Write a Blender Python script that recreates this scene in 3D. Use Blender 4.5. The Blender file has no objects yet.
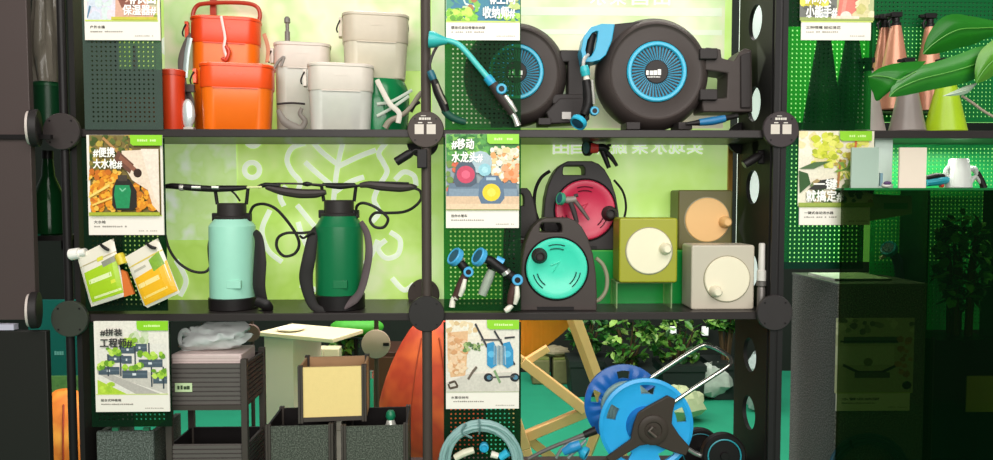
import bpy, bmesh, math, random
from mathutils import Vector, Matrix, Euler
random.seed(7)
C = bpy.context.scene.collection
PI = math.pi
# ---------------------------------------------------------------- camera maths
FPX, D, ZC = 710.0, 2.0, 1.45
PIT, YAW = math.radians(2.7), math.radians(1.2)
CAM = Vector((-D*math.tan(YAW), -D, ZC))
FWD = Vector((math.sin(YAW)*math.cos(PIT), math.cos(YAW)*math.cos(PIT), -math.sin(PIT)))
RGT = Vector((math.cos(YAW), -math.sin(YAW), 0))
UPV = RGT.cross(FWD)
def P(px, py, Y=0.0):
    "point of the place seen at photo position px,py at distance Y behind the shelf fronts"
    d = FWD + RGT*((px-496.5)/FPX) + UPV*((230-py)/FPX)
    return CAM + d*((Y-CAM.y)/d.y)
def row_of(v):
    r = v-CAM
    return 230-FPX*r.dot(UPV)/r.dot(FWD)
Z1, Z2 = P(430,129.5).z, P(430,313).z
Z3 = Z2-(Z1-Z2)

# ---------------------------------------------------------------- materials
def lin(h, k=1.0):
    h = h.lstrip('#'); o = []
    for i in (0,2,4):
        c = int(h[i:i+2],16)/255
        o.append(min(1.0,(c/12.92 if c <= .04045 else ((c+.055)/1.055)**2.4)*k))
    return (*o,1)
MATS = {}
def mat(h, rough=.45, metal=0.0, var=.07, scale=35, bump=0.0, trans=0.0, alpha=1.0, tint=None, emit=0, bscale=None, sss=0.0):
    key = (h,rough,metal,var,scale,bump,trans,alpha,tint,emit,bscale,sss)
    if key in MATS: return MATS[key]
    m = bpy.data.materials.new('surface_'+h.strip('#')); m.use_nodes = True
    n, l = m.node_tree.nodes, m.node_tree.links
    b = n['Principled BSDF']; out = n['Material Output']
    tc = n.new('ShaderNodeTexCoord'); nz = n.new('ShaderNodeTexNoise')
    nz.inputs['Scale'].default_value = scale; nz.inputs['Detail'].default_value = 3
    l.new(tc.outputs['Object'], nz.inputs['Vector'])
    mx = n.new('ShaderNodeMix'); mx.data_type = 'RGBA'
    mx.inputs[6].default_value = lin(h,1-var); mx.inputs[7].default_value = lin(h,1+var)
    l.new(nz.outputs['Fac'], mx.inputs[0]); l.new(mx.outputs[2], b.inputs['Base Color'])
    b.inputs['Roughness'].default_value = rough; b.inputs['Metallic'].default_value = metal
    if sum(lin(h)[:3]) < .2: b.inputs['Specular IOR Level'].default_value = .22
    if trans: b.inputs['Transmission Weight'].default_value = trans
    if sss:
        b.inputs['Subsurface Weight'].default_value = sss
        b.inputs['Subsurface Radius'].default_value = (.02,.02,.02)
    if emit:
        l.new(mx.outputs[2], b.inputs['Emission Color']); b.inputs['Emission Strength'].default_value = emit
    if bump:
        bp = n.new('ShaderNodeBump'); bp.inputs['Strength'].default_value = bump; bp.inputs['Distance'].default_value = .002
        nb = n.new('ShaderNodeTexNoise'); nb.inputs['Scale'].default_value = bscale or scale*4; nb.inputs['Detail'].default_value = 4
        l.new(tc.outputs['Object'], nb.inputs['Vector']); l.new(nb.outputs['Fac'], bp.inputs['Height']); l.new(bp.outputs['Normal'], b.inputs['Normal'])
    if alpha < 1:                                   # clear or tinted plastic: part of the light goes straight through
        tr = n.new('ShaderNodeBsdfTransparent'); tr.inputs['Color'].default_value = lin(tint or h)
        ms = n.new('ShaderNodeMixShader'); ms.inputs[0].default_value = alpha
        l.new(tr.outputs[0], ms.inputs[1]); l.new(b.outputs[0], ms.inputs[2]); l.new(ms.outputs[0], out.inputs['Surface'])
    MATS[key] = m
    return m
def speckle(h, h2, scale=400, rough=.8):
    "granite-look plastic: fine light specks on a dark ground"
    m = bpy.data.materials.new('granite_'+h.strip('#')); m.use_nodes = True
    n, l = m.node_tree.nodes, m.node_tree.links; b = n['Principled BSDF']
    tc = n.new('ShaderNodeTexCoord'); nz = n.new('ShaderNodeTexNoise'); nz.inputs['Scale'].default_value = scale; nz.inputs['Detail'].default_value = 4
    rp = n.new('ShaderNodeValToRGB'); rp.color_ramp.elements[0].color = lin(h); rp.color_ramp.elements[1].color = lin(h2)
    rp.color_ramp.elements[0].position = .42; rp.color_ramp.elements[1].position = .72
    bp = n.new('ShaderNodeBump'); bp.inputs['Strength'].default_value = .4; bp.inputs['Distance'].default_value = .002
    l.new(tc.outputs['Object'], nz.inputs['Vector']); l.new(nz.outputs['Fac'], rp.inputs[0]); l.new(rp.outputs[0], b.inputs['Base Color'])
    l.new(nz.outputs['Fac'], bp.inputs['Height']); l.new(bp.outputs['Normal'], b.inputs['Normal'])
    b.inputs['Roughness'].default_value = rough
    return m
def multitone(cols, scale=3.0, rough=.5, detail=2, pos=None, emit=0):
    "printed or dyed surface with several blended tones"
    m = bpy.data.materials.new('toned_'+cols[0].strip('#')); m.use_nodes = True
    n, l = m.node_tree.nodes, m.node_tree.links; b = n['Principled BSDF']
    tc = n.new('ShaderNodeTexCoord'); nz = n.new('ShaderNodeTexNoise'); nz.inputs['Scale'].default_value = scale; nz.inputs['Detail'].default_value = detail
    rp = n.new('ShaderNodeValToRGB'); els = rp.color_ramp.elements
    k = len(cols)
    while len(els) < k: els.new(.5)
    for i, c in enumerate(cols):
        els[i].position = pos[i] if pos else .3+.4*i/(k-1); els[i].color = lin(c)
    l.new(tc.outputs['Object'], nz.inputs['Vector']); l.new(nz.outputs['Fac'], rp.inputs[0]); l.new(rp.outputs[0], b.inputs['Base Color'])
    b.inputs['Roughness'].default_value = rough
    if emit:                                        # emission stands in for light coming through the print
        l.new(rp.outputs[0], b.inputs['Emission Color']); b.inputs['Emission Strength'].default_value = emit
    return m

# ---------------------------------------------------------------- mesh builder
class Here: loc = Vector((0,0,0)); Y = 0.0; u = 1.0; B = 0.0
def L(px, py, dy=0.0):
    return P(px, py, Here.Y+dy)-Here.loc
class MB:
    def __init__(s): s.v=[]; s.f=[]; s.m=[]; s.i=0
    def add(s, vs, fs, mi=None):
        o = len(s.v); s.v += [tuple(v) for v in vs]
        for f in fs: s.f.append(tuple(o+k for k in f)); s.m.append(s.i if mi is None else mi)
    def box(s, c, d, rot=None):
        c = Vector(c); h = Vector(d)/2; vs = []
        for x in (-1,1):
            for y in (-1,1):
                for z in (-1,1):
                    q = Vector((x*h.x,y*h.y,z*h.z)); vs.append(c+(rot@q if rot else q))
        s.add(vs, [(0,1,3,2),(4,6,7,5),(0,4,5,1),(2,3,7,6),(0,2,6,4),(1,5,7,3)])
    def bpx(s, x0, y0, x1, y1, d0, d1):
        a, b = L(x0,y1,d0), L(x1,y0,d0); t = d1-d0
        s.box(((a.x+b.x)/2, a.y+t/2, (a.z+b.z)/2), (b.x-a.x, t, b.z-a.z))
    def prism(s, pts, y0, y1):
        n = len(pts)
        s.add([(p[0],y0,p[1]) for p in pts]+[(p[0],y1,p[1]) for p in pts],
              [tuple(range(n)), tuple(range(2*n-1,n-1,-1))]+[(i,n+i,n+(i+1)%n,(i+1)%n) for i in range(n)])
    def prism_open(s, pts, y0, y1, skip):
        "prism whose listed side faces stay open, for two halves that meet at a seam"
        n = len(pts)
        s.add([(p[0],y0,p[1]) for p in pts]+[(p[0],y1,p[1]) for p in pts],
              [tuple(range(n)), tuple(range(2*n-1,n-1,-1))]+[(i,n+i,n+(i+1)%n,(i+1)%n) for i in range(n) if i not in skip])
    def ppx(s, pts, d0, d1):
        q = [L(a,b,d0) for a,b in pts]
        s.prism([(p.x,p.z) for p in q], Here.Y+d0-Here.loc.y, Here.Y+d1-Here.loc.y)
    def ring(s, outer, inner, y0, y1):
        n = len(outer)
        s.add([(p[0],y0,p[1]) for p in outer]+[(p[0],y0,p[1]) for p in inner]+[(p[0],y1,p[1]) for p in outer]+[(p[0],y1,p[1]) for p in inner],
              [f for i in range(n) for j in [(i+1)%n] for f in ((i,j,n+j,n+i),(2*n+i,3*n+i,3*n+j,2*n+j),(i,2*n+i,2*n+j,j),(n+i,n+j,3*n+j,3*n+i))])
    def ringpx(s, outer, inner, d0, d1):
        a = [L(*p,d0) for p in outer]; b = [L(*p,d0) for p in inner]
        s.ring([(p.x,p.z) for p in a], [(p.x,p.z) for p in b], a[0].y, a[0].y+d1-d0)
    def tube(s, pts, r, n=8, closed=False, flat=None):
        pts = [Vector(p) for p in pts]; k = len(pts)
        rs = r if isinstance(r,(list,tuple)) else [r]*k
        tang = []
        for i in range(k):
            a = pts[(i-1)%k] if (closed or i>0) else pts[i]; b = pts[(i+1)%k] if (closed or i<k-1) else pts[i]
            t = (b-a); tang.append(t.normalized() if t.length>1e-9 else Vector((0,0,1)))
        up = Vector((0,1,0))
        if abs(tang[0].dot(up))>.9: up = Vector((1,0,0))
        nrm = (up-tang[0]*up.dot(tang[0])).normalized(); vs = []
        for i in range(k):
            t = tang[i]; nrm = nrm-t*nrm.dot(t)
            nrm = nrm.normalized() if nrm.length>1e-6 else t.orthogonal().normalized()
            bi = t.cross(nrm)
            for j in range(n):
                a = 2*PI*j/n; f = flat or 1.0
                vs.append(pts[i]+nrm*(math.cos(a)*rs[i]*f)+bi*(math.sin(a)*rs[i]))
        fs = []
        for i in range(k if closed else k-1):
            for j in range(n):
                a, b = i*n+j, i*n+(j+1)%n; c, d = ((i+1)%k)*n+(j+1)%n, ((i+1)%k)*n+j
                fs.append((a,b,c,d))
        if not closed: fs += [tuple(range(n-1,-1,-1)), tuple(range((k-1)*n,k*n))]
        s.add(vs, fs)
    def tpx(s, pts, r, n=8, closed=False, smooth=True, flat=None):
        "tube through photo positions (px,py[,dy]); r in photo pixels at the thing's distance"
        q = [L(*p) for p in pts]
        rr = [x*Here.u for x in r] if isinstance(r,(list,tuple)) else r*Here.u
        if smooth and len(q)>2:
            q, rr = spline(q, rr, closed)
        s.tube(q, rr, n, closed, flat)
    def lathe(s, c, ax, prof, n=32, caps=True):
        c = Vector(c); ax = Vector(ax).normalized(); a = ax.orthogonal().normalized(); b = ax.cross(a)
        vs = []; k = len(prof)
        for r,h in prof:
            for j in range(n):
                t = 2*PI*j/n; vs.append(c+ax*h+(a*math.cos(t)+b*math.sin(t))*max(r,1e-5))
        fs = [(i*n+j,i*n+(j+1)%n,(i+1)*n+(j+1)%n,(i+1)*n+j) for i in range(k-1) for j in range(n)]
        if caps: fs += [tuple(range(n-1,-1,-1)), tuple(range((k-1)*n,k*n))]
        s.add(vs, fs)
    def lpx(s, px, py, dy, ax, prof, n=32, caps=True):
        u = Here.u; s.lathe(L(px,py,dy), ax, [(r*u,h*u) for r,h in prof], n, caps)
    def ell(s, c, r, n=16, k=10):
        c = Vector(c); vs = []
        for i in range(k+1):
            ph = PI*i/k
            for j in range(n):
                t = 2*PI*j/n; vs.append((c.x+r[0]*math.sin(ph)*math.cos(t), c.y+r[1]*math.sin(ph)*math.sin(t), c.z+r[2]*math.cos(ph)))
        s.add(vs, [(i*n+j,i*n+(j+1)%n,(i+1)*n+(j+1)%n,(i+1)*n+j) for i in range(k) for j in range(n)])
    def build(s, name, mats, parent=None, bevel=0.0, seg=2, smooth=35, sub=0):
        me = bpy.data.meshes.new(name); me.from_pydata(s.v, [], s.f)
        for m in (mats if isinstance(mats,(list,tuple)) else [mats]): me.materials.append(m)
        me.polygons.foreach_set('material_index', s.m)
        bm = bmesh.new(); bm.from_mesh(me)
        bmesh.ops.remove_doubles(bm, verts=bm.verts, dist=1e-6)
        bmesh.ops.recalc_face_normals(bm, faces=bm.faces); bm.to_mesh(me); bm.free()
        if smooth: me.shade_smooth(); me.set_sharp_from_angle(angle=math.radians(smooth))
        o = bpy.data.objects.new(name, me); C.objects.link(o)
        if parent is not None: o.parent = parent
        if bevel:
            b = o.modifiers.new('edges','BEVEL'); b.width = bevel; b.segments = seg; b.limit_method = 'ANGLE'; b.angle_limit = math.radians(50)
        if sub:
            b = o.modifiers.new('smooth','SUBSURF'); b.levels = sub; b.render_levels = sub
        return o
def spline(q, rr, closed=False, sub=6):
    n = len(q); out = []; ro = []
    isl = isinstance(rr, list)
    for i in range(n if closed else n-1):
        g = lambda k: q[k%n] if closed else q[max(0,min(n-1,k))]
        p0,p1,p2,p3 = g(i-1),g(i),g(i+1),g(i+2)
        for t in range(sub):
            t = t/sub
            out.append(.5*((2*p1)+(p2-p0)*t+(2*p0-5*p1+4*p2-p3)*t*t+(3*p1-p0-3*p2+p3)*t**3))
            if isl: ro.append(rr[i]*(1-t)+rr[(i+1)%n]*t)
    if not closed:
        out.append(q[-1])
        if isl: ro.append(rr[-1])
    return out, (ro if isl else rr)
def rrect(x0, y0, x1, y1, r, n=5):
    pts = []
    for cx,cy,a0 in ((x1-r,y0+r,-90),(x1-r,y1-r,0),(x0+r,y1-r,90),(x0+r,y0+r,180)):
        for i in range(n+1):
            a = math.radians(a0+90*i/n); pts.append((cx+r*math.cos(a), cy+r*math.sin(a)))
    return pts
def circ(cx, cy, r, n=32, ry=None, a0=0):
    return [(cx+r*math.cos(2*PI*i/n+a0), cy+(ry or r)*math.sin(2*PI*i/n+a0)) for i in range(n)]

# ---------------------------------------------------------------- things
def tag(o, label, cat, group=None, kind=None):
    o['label'] = label; o['category'] = cat
    if group: o['group'] = group
    if kind: o['kind'] = kind
    return o
def at(px, py, Y, z=None):
    Here.Y = Y; p = P(px,py,Y)
    if z is not None: p.z = z
    Here.loc = p; Here.u = (D+Y)/FPX; Here.B = row_of(p)
    return p
def T(name, label, cat, px, py, Y, z=None, group=None):
    p = at(px,py,Y,z)
    o = bpy.data.objects.new(name, None); o.empty_display_size = .02; C.objects.link(o); o.location = p
    return tag(o, label, cat, group)
def solo(o, label, cat, group=None, kind=None):
    o.location = Here.loc
    return tag(o, label, cat, group, kind)
def structure(name, mb, m, **k):
    o = mb.build(name, m, None, **k); o['kind'] = 'structure'; return o
TXT = {}
def lettering(name, s, m, parent, x0, z0, x1, z1, y, depth=.0006, bold=0.0, mirror=False):
    "lettering fitted into the local rectangle x0..x1, z0..z1, its back at depth y, facing the viewer"
    key = (s,bold)
    if key not in TXT:
        c = bpy.data.curves.new('letters','FONT'); c.body = s; c.resolution_u = 3
        t = bpy.data.objects.new('letters', c); C.objects.link(t)
        bpy.context.view_layer.update()
        e = t.evaluated_get(bpy.context.evaluated_depsgraph_get()); me = e.to_mesh()
        TXT[key] = ([tuple(v.co) for v in me.vertices], [tuple(p.vertices) for p in me.polygons])
        e.to_mesh_clear(); bpy.data.objects.remove(t); bpy.data.curves.remove(c)
    vs, fs = TXT[key]
    ax = min(v[0] for v in vs); bx = max(v[0] for v in vs); ay = min(v[1] for v in vs); by = max(v[1] for v in vs)
    q = MB(); out = []
    for v in vs:
        t = (v[0]-ax)/(bx-ax)
        if mirror: t = 1-t
        out.append((x0+(x1-x0)*t, y-depth, z0+(z1-z0)*(v[1]-ay)/(by-ay)))
    e_ = bold*(z1-z0)*1.6; k = 0
    for dx,dz in (((0,0),) if not bold else ((0,0),(e_,0),(-e_,0),(0,e_),(0,-e_))):
        q.add([(a+dx,b-.00002*k,c+dz) for a,b,c in out], fs); k += 1
    return q.build(name, m, parent, smooth=0)
def pbox(a, b): return (a.x, a.z, b.x, b.z)
def tpx_text(name, s, m, parent, x0, y0, x1, y1, dy, bold=0.0, mirror=False):
    a, b = L(x0,y1,dy), L(x1,y0,dy)
    return lettering(name, s, m, parent, a.x, a.z, b.x, b.z, a.y, bold=bold, mirror=mirror)
def bilinear(q, u, v):
    a,b,c,d = q
    return (a*(1-u)+b*u)*(1-v)+(d*(1-u)+c*u)*v

BLACK='#2b2727'; DARK='#3a3536'
m_frame = mat('#463d38',.5,bump=.15)
m_black = mat('#1b1818',.42,bump=.1)
m_dgrey = mat('#3d3838',.5,bump=.15)
m_white = mat('#e9e6df',.4)
m_steel = mat('#c9c6c0',.25,metal=.9)
m_blue  = mat('#289fc6',.35)
m_teal  = mat('#2fb0b8',.35)

def small_print(name, m, parent, x0, y0, x1, y1, dy, n):
    "a line of print too small to read: a row of uneven dashes"
    q = MB(); R = random.Random(int(x0*7+y0*13)); w = (x1-x0)/n
    for k in range(n):
        if R.random() < .12: continue
        q.bpx(x0+w*(k+R.uniform(0,.15)), y0+(y1-y0)*R.uniform(0,.3), x0+w*(k+R.uniform(.7,.95)), y1, dy-.0004, dy)
    return q.build(name, m, parent, smooth=0)
LK = 1.0
# ================================================================ the setting
at(496,400,0); Here.loc = Vector((0,0,0)); Here.Y = 0
q = MB(); q.box((0,.4,-.02),(9,6.8,.04)); structure('floor', q, mat('#148f6b',.75,var=.12,scale=6,bump=.2), smooth=0)
q = MB(); q.box((0,3.85,1.6),(9,.1,3.3)); structure('wall_back', q, mat('#1c211d',.8,var=.3,scale=2), smooth=0)

# ---------------------------------------------------------------- shelving
def holed_plate(q, x, t, y0, y1, z0, z1, holes, ry, rz, n=24):
    "upright plate in the plane X=x pierced by a column of oval holes"
    yc = (y0+y1)/2; hs = sorted(holes); ed = [z0]+[(a+b)/2 for a,b in zip(hs,hs[1:])]+[z1]
    for k,h in enumerate(hs):
        lo, hi = ed[k], ed[k+1]; inn=[]; out=[]
        for i in range(n):
            a = 2*PI*(i+.5)/n; c,s_ = math.cos(a), math.sin(a)
            inn.append((yc+ry*c, h+rz*s_))
            tx = ((y1-yc)/abs(c)) if abs(c)>1e-6 else 9; tz = (((hi-h) if s_>0 else (h-lo))/abs(s_)) if abs(s_)>1e-6 else 9
            tt = min(tx,tz); out.append((yc+tt*c, h+tt*s_))
        for cy,cz in ((y0,lo),(y0,hi),(y1,lo),(y1,hi)):
            j = min(range(n), key=lambda i:(out[i][0]-cy)**2+(out[i][1]-cz)**2); out[j] = (cy,cz)
        vs = [(x-t/2,a,b) for a,b in out]+[(x-t/2,a,b) for a,b in inn]+[(x+t/2,a,b) for a,b in out]+[(x+t/2,a,b) for a,b in inn]
        q.add(vs, [f for i in range(n) for j in [(i+1)%n] for f in ((i,j,n+j,n+i),(2*n+i,3*n+i,3*n+j,2*n+j),(n+i,n+j,3*n+j,3*n+i),(i,2*n+i,2*n+j,j))])
SD = .275
XA, XB, XC = P(67,220).x, P(426.5,220).x, P(777,220).x
XR = XC+1.05
zt, zb = ZC+.72, 0.0
S = T('display_shelving','black modular display shelving with round joint discs holding the garden tools','shelving',427,300,0,0.0)
S.location = (0,0,0); Here.loc = Vector((0,0,0)); Here.Y = 0
m_disc = mat('#443a35',.45,bump=.1)
for x in (XA,XB,XC):
    q = MB(); q.tube([(x,.0,zb),(x,.0,zt)], .014 if x==XB else .011, 12); q.build('post', m_frame if x==XB else m_black, S)
    if x != XB:
        q = MB(); q.tube([(x,SD+.005,zb),(x,SD+.005,zt)], .012, 12); q.build('post', m_black, S)
def shelf_px(xa, xb, z):
    q = MB(); q.box(((xa+xb)/2,SD/2,z-.011),(xb-xa,SD,.022)); q.build('shelf', mat('#332e2d',.35,bump=.1), S, bevel=.002)
for z in (Z1,Z2,Z3):
    shelf_px(XA+.012,XB-.012,z); shelf_px(XB+.012,XC-.012,z)
shelf_px(XC+.012,XR,Z1); shelf_px(P(838,284).x+.30,XR,Z3)
zh = [P(740,r,SD*.5).z for r in (22,104,187,270,355,413)]
q = MB(); holed_plate(q, XC-.012, .012, .012, SD-.005, zb, zt, [zh[5]-.24,zh[5]-.48]+zh, .052, .052); q.build('side_panel', mat('#1b1918',.55,bump=.1), S)
q = MB(); q.box((XC,-.006,(zt+zb)/2),(.036,.008,zt-zb)); q.build('edge_trim', mat('#211f1f',.5), S)
q = MB(); q.box((XA+.022,SD*.42,(zt+zb)/2),(.014,SD*.8,zt-zb)); q.build('side_panel', mat('#1f1c1b',.5,bump=.1), S)
def disc(x, z, y=-.012, r=.0505, holder=S, mm=m_disc, tags=False, ax=(0,-1,0)):
    c = Vector((x,y,z)); a = Vector(ax)
    q = MB(); q.lathe(c, a, [(r-.002,-.008),(r,-.006),(r,.004),(r-.002,.006)], 40)
    o = q.build('joint_disc', mm, holder)
    if ax == (0,-1,0):
        w = MB()
        for k in range(4):
            t = PI/4+k*PI/2
            w.lathe(c+Vector((math.cos(t)*r*.82,-.006,math.sin(t)*r*.82)), a, [(.0025,-.001),(.0025,.0016)], 10)
        w.build('screw', m_black, o)
        if tags:
            for k in (-1,1):
                w = MB(); w.box((x+k*.0165-.001,y-.0066,z+.0005),(.025,.001,.027)); w.build('blank_sticker', mat('#cfc4b8',.5), o, smooth=0)
            w = MB()
            for k,(a,b) in enumerate(((-.018,-.011),(-.0095,-.004),(-.0025,.003),(.0045,.0085),(.0095,.014))): w.box((x+(a+b)/2,y-.0064,z+.0295),(b-a,.0008,.0065))
            for a in (-.015,.012): w.box((x+a,y-.0064,z+.0185),(.012,.0008,.003))
            w.box((x-.006,y-.0064,z+.0375),(.014,.0008,.0018)); w.build('small_print', mat('#d8cfc4',.5), o, smooth=0)
    return o
disc(XA,P(70,132).z,mm=mat('#3b3433',.5)); disc(XA+.008,P(74,318).z,mm=mat('#393c34',.5))
disc(XB,P(426,130).z,tags=True); disc(XB,P(427,313).z,mm=mat('#2f2c2b',.4))
disc(XC,P(777,130).z,tags=True,mm=mat('#3d3536',.45)); disc(XC-.008,P(772,312).z,mm=mat('#332f2f',.5))
disc(P(424,294,SD).x,P(425,294,SD).z,y=SD-.012); disc(XC-.012,P(738,139,SD).z,y=SD-.03,mm=m_black); disc(P(423,142,SD).x,P(425,142,SD).z,y=SD-.012,mm=m_black)

# the neighbouring unit on the far left, seen from its dark side boards
N = T('display_shelving','dark brown side boards of the neighbouring shelf unit at the picture edge','shelving',10,220,-.05,0.0)
N.location = (0,0,0); Here.loc = Vector((0,0,0)); Here.Y = -.05
q = MB(); a = P(36,320,-.05); z1 = a.z
q.box((a.x-.20,-.04,(z1+zt)/2),(.40,.02,zt-z1)); q.build('side_board', mat('#4a3f3d',.45,var=.04,scale=4), N, bevel=.002)
a = P(46,331,-.05); q = MB(); q.box((a.x-.22,-.04,a.z/2),(.44,.02,a.z)); q.build('side_board', mat('#23221f',.5,var=.05,scale=4), N, bevel=.002)
a = P(0,326,-.03); q = MB(); q.box((a.x-.1,-.04,a.z),(.30,.02,.016)); q.build('ledge', mat('#bdb8c8',.4), N)
for r in (128,310):
    c = P(36,r,-.05)
    q = MB(); q.lathe(c, (1,.4,0), [(.048,-.012),(.05,-.01),(.05,.006),(.048,.008)], 40); o = q.build('joint_disc', mat('#2a2626',.5), N)
    q = MB(); q.lathe(c+Vector((-.012,-.004,0)), (1,.4,0), [(.044,-.006),(.046,.002)], 40); q.build('disc_rim', mat('#c9bcb4',.5), o)
q = MB(); q.box((P(14,135,-.052).x,-.052,P(14,137,-.05).z),(.20,.012,.012)); q.build('rail', m_black, N)

# ---------------------------------------------------------------- garden murals behind the shelves
def strokes(name, parent, m, lines, dy, r):
    for pts in lines:
        q = MB(); q.tpx([(a,b,dy) for a,b in pts], r, 8, flat=.12); q.build(name, m, parent)
MY = SD+.03
MU = T('garden_mural','lime green mural with white leaf line drawings behind buckets and sprayers','mural',270,300,MY)
EM = .52  # mural glow added in place of light from behind; upper prints take less
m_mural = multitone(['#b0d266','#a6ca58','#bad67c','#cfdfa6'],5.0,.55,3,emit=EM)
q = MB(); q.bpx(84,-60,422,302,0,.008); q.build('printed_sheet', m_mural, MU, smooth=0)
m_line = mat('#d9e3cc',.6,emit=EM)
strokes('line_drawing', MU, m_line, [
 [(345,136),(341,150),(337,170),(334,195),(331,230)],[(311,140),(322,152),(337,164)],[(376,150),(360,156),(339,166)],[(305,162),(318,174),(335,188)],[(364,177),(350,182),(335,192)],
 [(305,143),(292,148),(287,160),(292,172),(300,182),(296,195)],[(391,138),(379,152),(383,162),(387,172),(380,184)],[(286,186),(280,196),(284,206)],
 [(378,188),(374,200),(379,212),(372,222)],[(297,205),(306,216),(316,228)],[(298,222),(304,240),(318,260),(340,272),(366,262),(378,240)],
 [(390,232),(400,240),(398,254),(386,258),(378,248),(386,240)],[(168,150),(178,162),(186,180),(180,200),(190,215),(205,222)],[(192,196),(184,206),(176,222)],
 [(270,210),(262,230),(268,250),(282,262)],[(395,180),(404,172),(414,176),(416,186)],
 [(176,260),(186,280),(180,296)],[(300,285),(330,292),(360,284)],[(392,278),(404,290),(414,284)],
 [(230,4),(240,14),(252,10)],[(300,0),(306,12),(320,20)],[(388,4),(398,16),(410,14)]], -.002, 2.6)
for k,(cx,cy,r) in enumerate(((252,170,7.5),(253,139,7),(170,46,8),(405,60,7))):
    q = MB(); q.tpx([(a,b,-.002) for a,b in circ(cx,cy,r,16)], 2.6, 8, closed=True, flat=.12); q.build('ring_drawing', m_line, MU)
q = MB()
q.bpx(164,138,236,240,-.0032,-.0022); q.build('pale_patch', multitone(['#bcd496','#b2cf82','#cfdcc4'],14,.5,emit=EM), MU, smooth=0)
q = MB(); q.bpx(165,-20,420,70,-.0036,-.0026); q.build('pale_patch', multitone(['#c6dba8','#b6d28e','#dad8b4','#c0d6a6'],6,.5,emit=.28), MU, smooth=0)
MV = T('garden_mural','pale green and cream mural with reversed white lettering behind reels and timers','mural',590,300,MY)
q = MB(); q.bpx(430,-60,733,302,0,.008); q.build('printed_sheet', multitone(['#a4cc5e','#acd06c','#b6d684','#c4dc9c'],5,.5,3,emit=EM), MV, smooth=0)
q = MB(); q.bpx(432,-58,726,128,-.0024,-.0014); q.build('pale_patch', multitone(['#b0d084','#c2d8a2','#dcdabc','#e6dcba'],4.5,.5,3,emit=.28), MV, smooth=0)  # blurry window reflections worked into these pale and cream tones
q = MB()
for yy,h in ((8,7),(30,4),(92,6)): q.bpx(470,yy,722,yy+h,-.0034,-.0026)
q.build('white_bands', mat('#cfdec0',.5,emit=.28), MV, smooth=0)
for k,(ch,xx) in enumerate(zip('由自菜蔬果水现实',(561,579,598,619,640,659,677,695))):
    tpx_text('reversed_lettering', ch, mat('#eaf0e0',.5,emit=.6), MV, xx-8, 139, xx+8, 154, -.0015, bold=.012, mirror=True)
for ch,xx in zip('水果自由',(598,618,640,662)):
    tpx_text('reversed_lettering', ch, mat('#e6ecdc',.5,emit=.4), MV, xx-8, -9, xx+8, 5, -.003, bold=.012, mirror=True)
q = MB(); q.bpx(728,146,733,196,-.012,-.002); q.build('brass_trim', mat('#b98a3c',.3,metal=.6), MV)

# ---------------------------------------------------------------- perforated boards
def perforated(name, label, x0, y0, x1, y1, Y, m, pitch=.0127, hole=.0029, edge=.012):
    at((x0+x1)/2,y1,Y); q = MB()
    a, b = L(x0,y1), L(x1,y0); t = .003
    W, H = b.x-a.x, b.z-a.z
    nx, nz = int((W-2*edge)/pitch), int((H-2*edge)/pitch)
    px0, pz0 = a.x+(W-nx*pitch)/2, a.z+(H-nz*pitch)/2
    K = 8
    for i in range(nx):
        for k in range(nz):
            cx, cz = px0+(i+.5)*pitch, pz0+(k+.5)*pitch; h = pitch/2
            sq = [(cx+h*sx,cz+h*sz) for sx,sz in ((1,0),(1,1),(0,1),(-1,1),(-1,0),(-1,-1),(0,-1),(1,-1))]
            q.ring_open(sq, circ(cx,cz,hole,K), 0, t)
    for X0,X1,Zb,Zt in ((a.x,px0,a.z,b.z),(px0+nx*pitch,b.x,a.z,b.z),(px0,px0+nx*pitch,a.z,pz0),(px0,px0+nx*pitch,pz0+nz*pitch,b.z)):
        q.box(((X0+X1)/2,t/2,(Zb+Zt)/2),(X1-X0,t,Zt-Zb))
    o = q.build(name, m, None, smooth=0)
    return solo(o, label, 'pegboard')
def ring_open(s, outer, inner, y0, y1):
    n = len(outer)
    s.add([(p[0],y0,p[1]) for p in outer]+[(p[0],y0,p[1]) for p in inner]+[(p[0],y1,p[1]) for p in outer]+[(p[0],y1,p[1]) for p in inner],
          [f for i in range(n) for j in [(i+1)%n] for f in ((i,j,n+j,n+i),(2*n+i,3*n+i,3*n+j,2*n+j),(n+i,n+j,3*n+j,3*n+i))])
MB.ring_open = ring_open
m_peg = mat('#1a4a2c',.4,alpha=.22,tint='#86cc90')
m_pegd = mat('#0f2a18',.35,alpha=.6,tint='#3fb45a')
m_pegl = mat('#5a6a62',.4,alpha=.42,tint='#98c0a0')
perforated('pegboard','grey green perforated acrylic board under the bucket card beside the orange canister',85,-60,159,129.5,-.004,m_pegl)
perforated('pegboard','dark green perforated acrylic board behind the two fertiliser pouches',86,138,164,311,-.004,m_pegd)
perforated('pegboard','dark green perforated board behind the stacked planter poster',92,322,170,427,-.004,m_pegd)
perforated('pegboard','translucent green perforated board in front of the half hidden wall hose reel',445,-60,521,129.5,-.004,m_peg)
perforated('pegboard','green perforated board the blue headed spray guns hang on',444,138,521,311,-.004,m_peg)
perforated('pegboard','green perforated board behind the coiled pale hose',444,322,521,470,-.004,m_pegd)
m_pegr = mat('#0c3a20',.3,alpha=.3,tint='#7fe090')
perforated('pegboard','glowing green perforated board under the pink skirt card next to conical sprayers',783,-60,875,129.5,-.004,m_pegr)
perforated('pegboard','dark teal perforated board with light dots above the granite pedestal',783,138,866,269,-.004,mat('#0a3a2c',.35,alpha=.5,tint='#50c090'))
m_pegb = mat('#1fae55',.4)
perforated('pegboard','bright green perforated back board behind the conical spray bottles',868,-60,1030,122,.24,mat('#0f6a36',.4,alpha=.7,tint='#40d070'))
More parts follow.
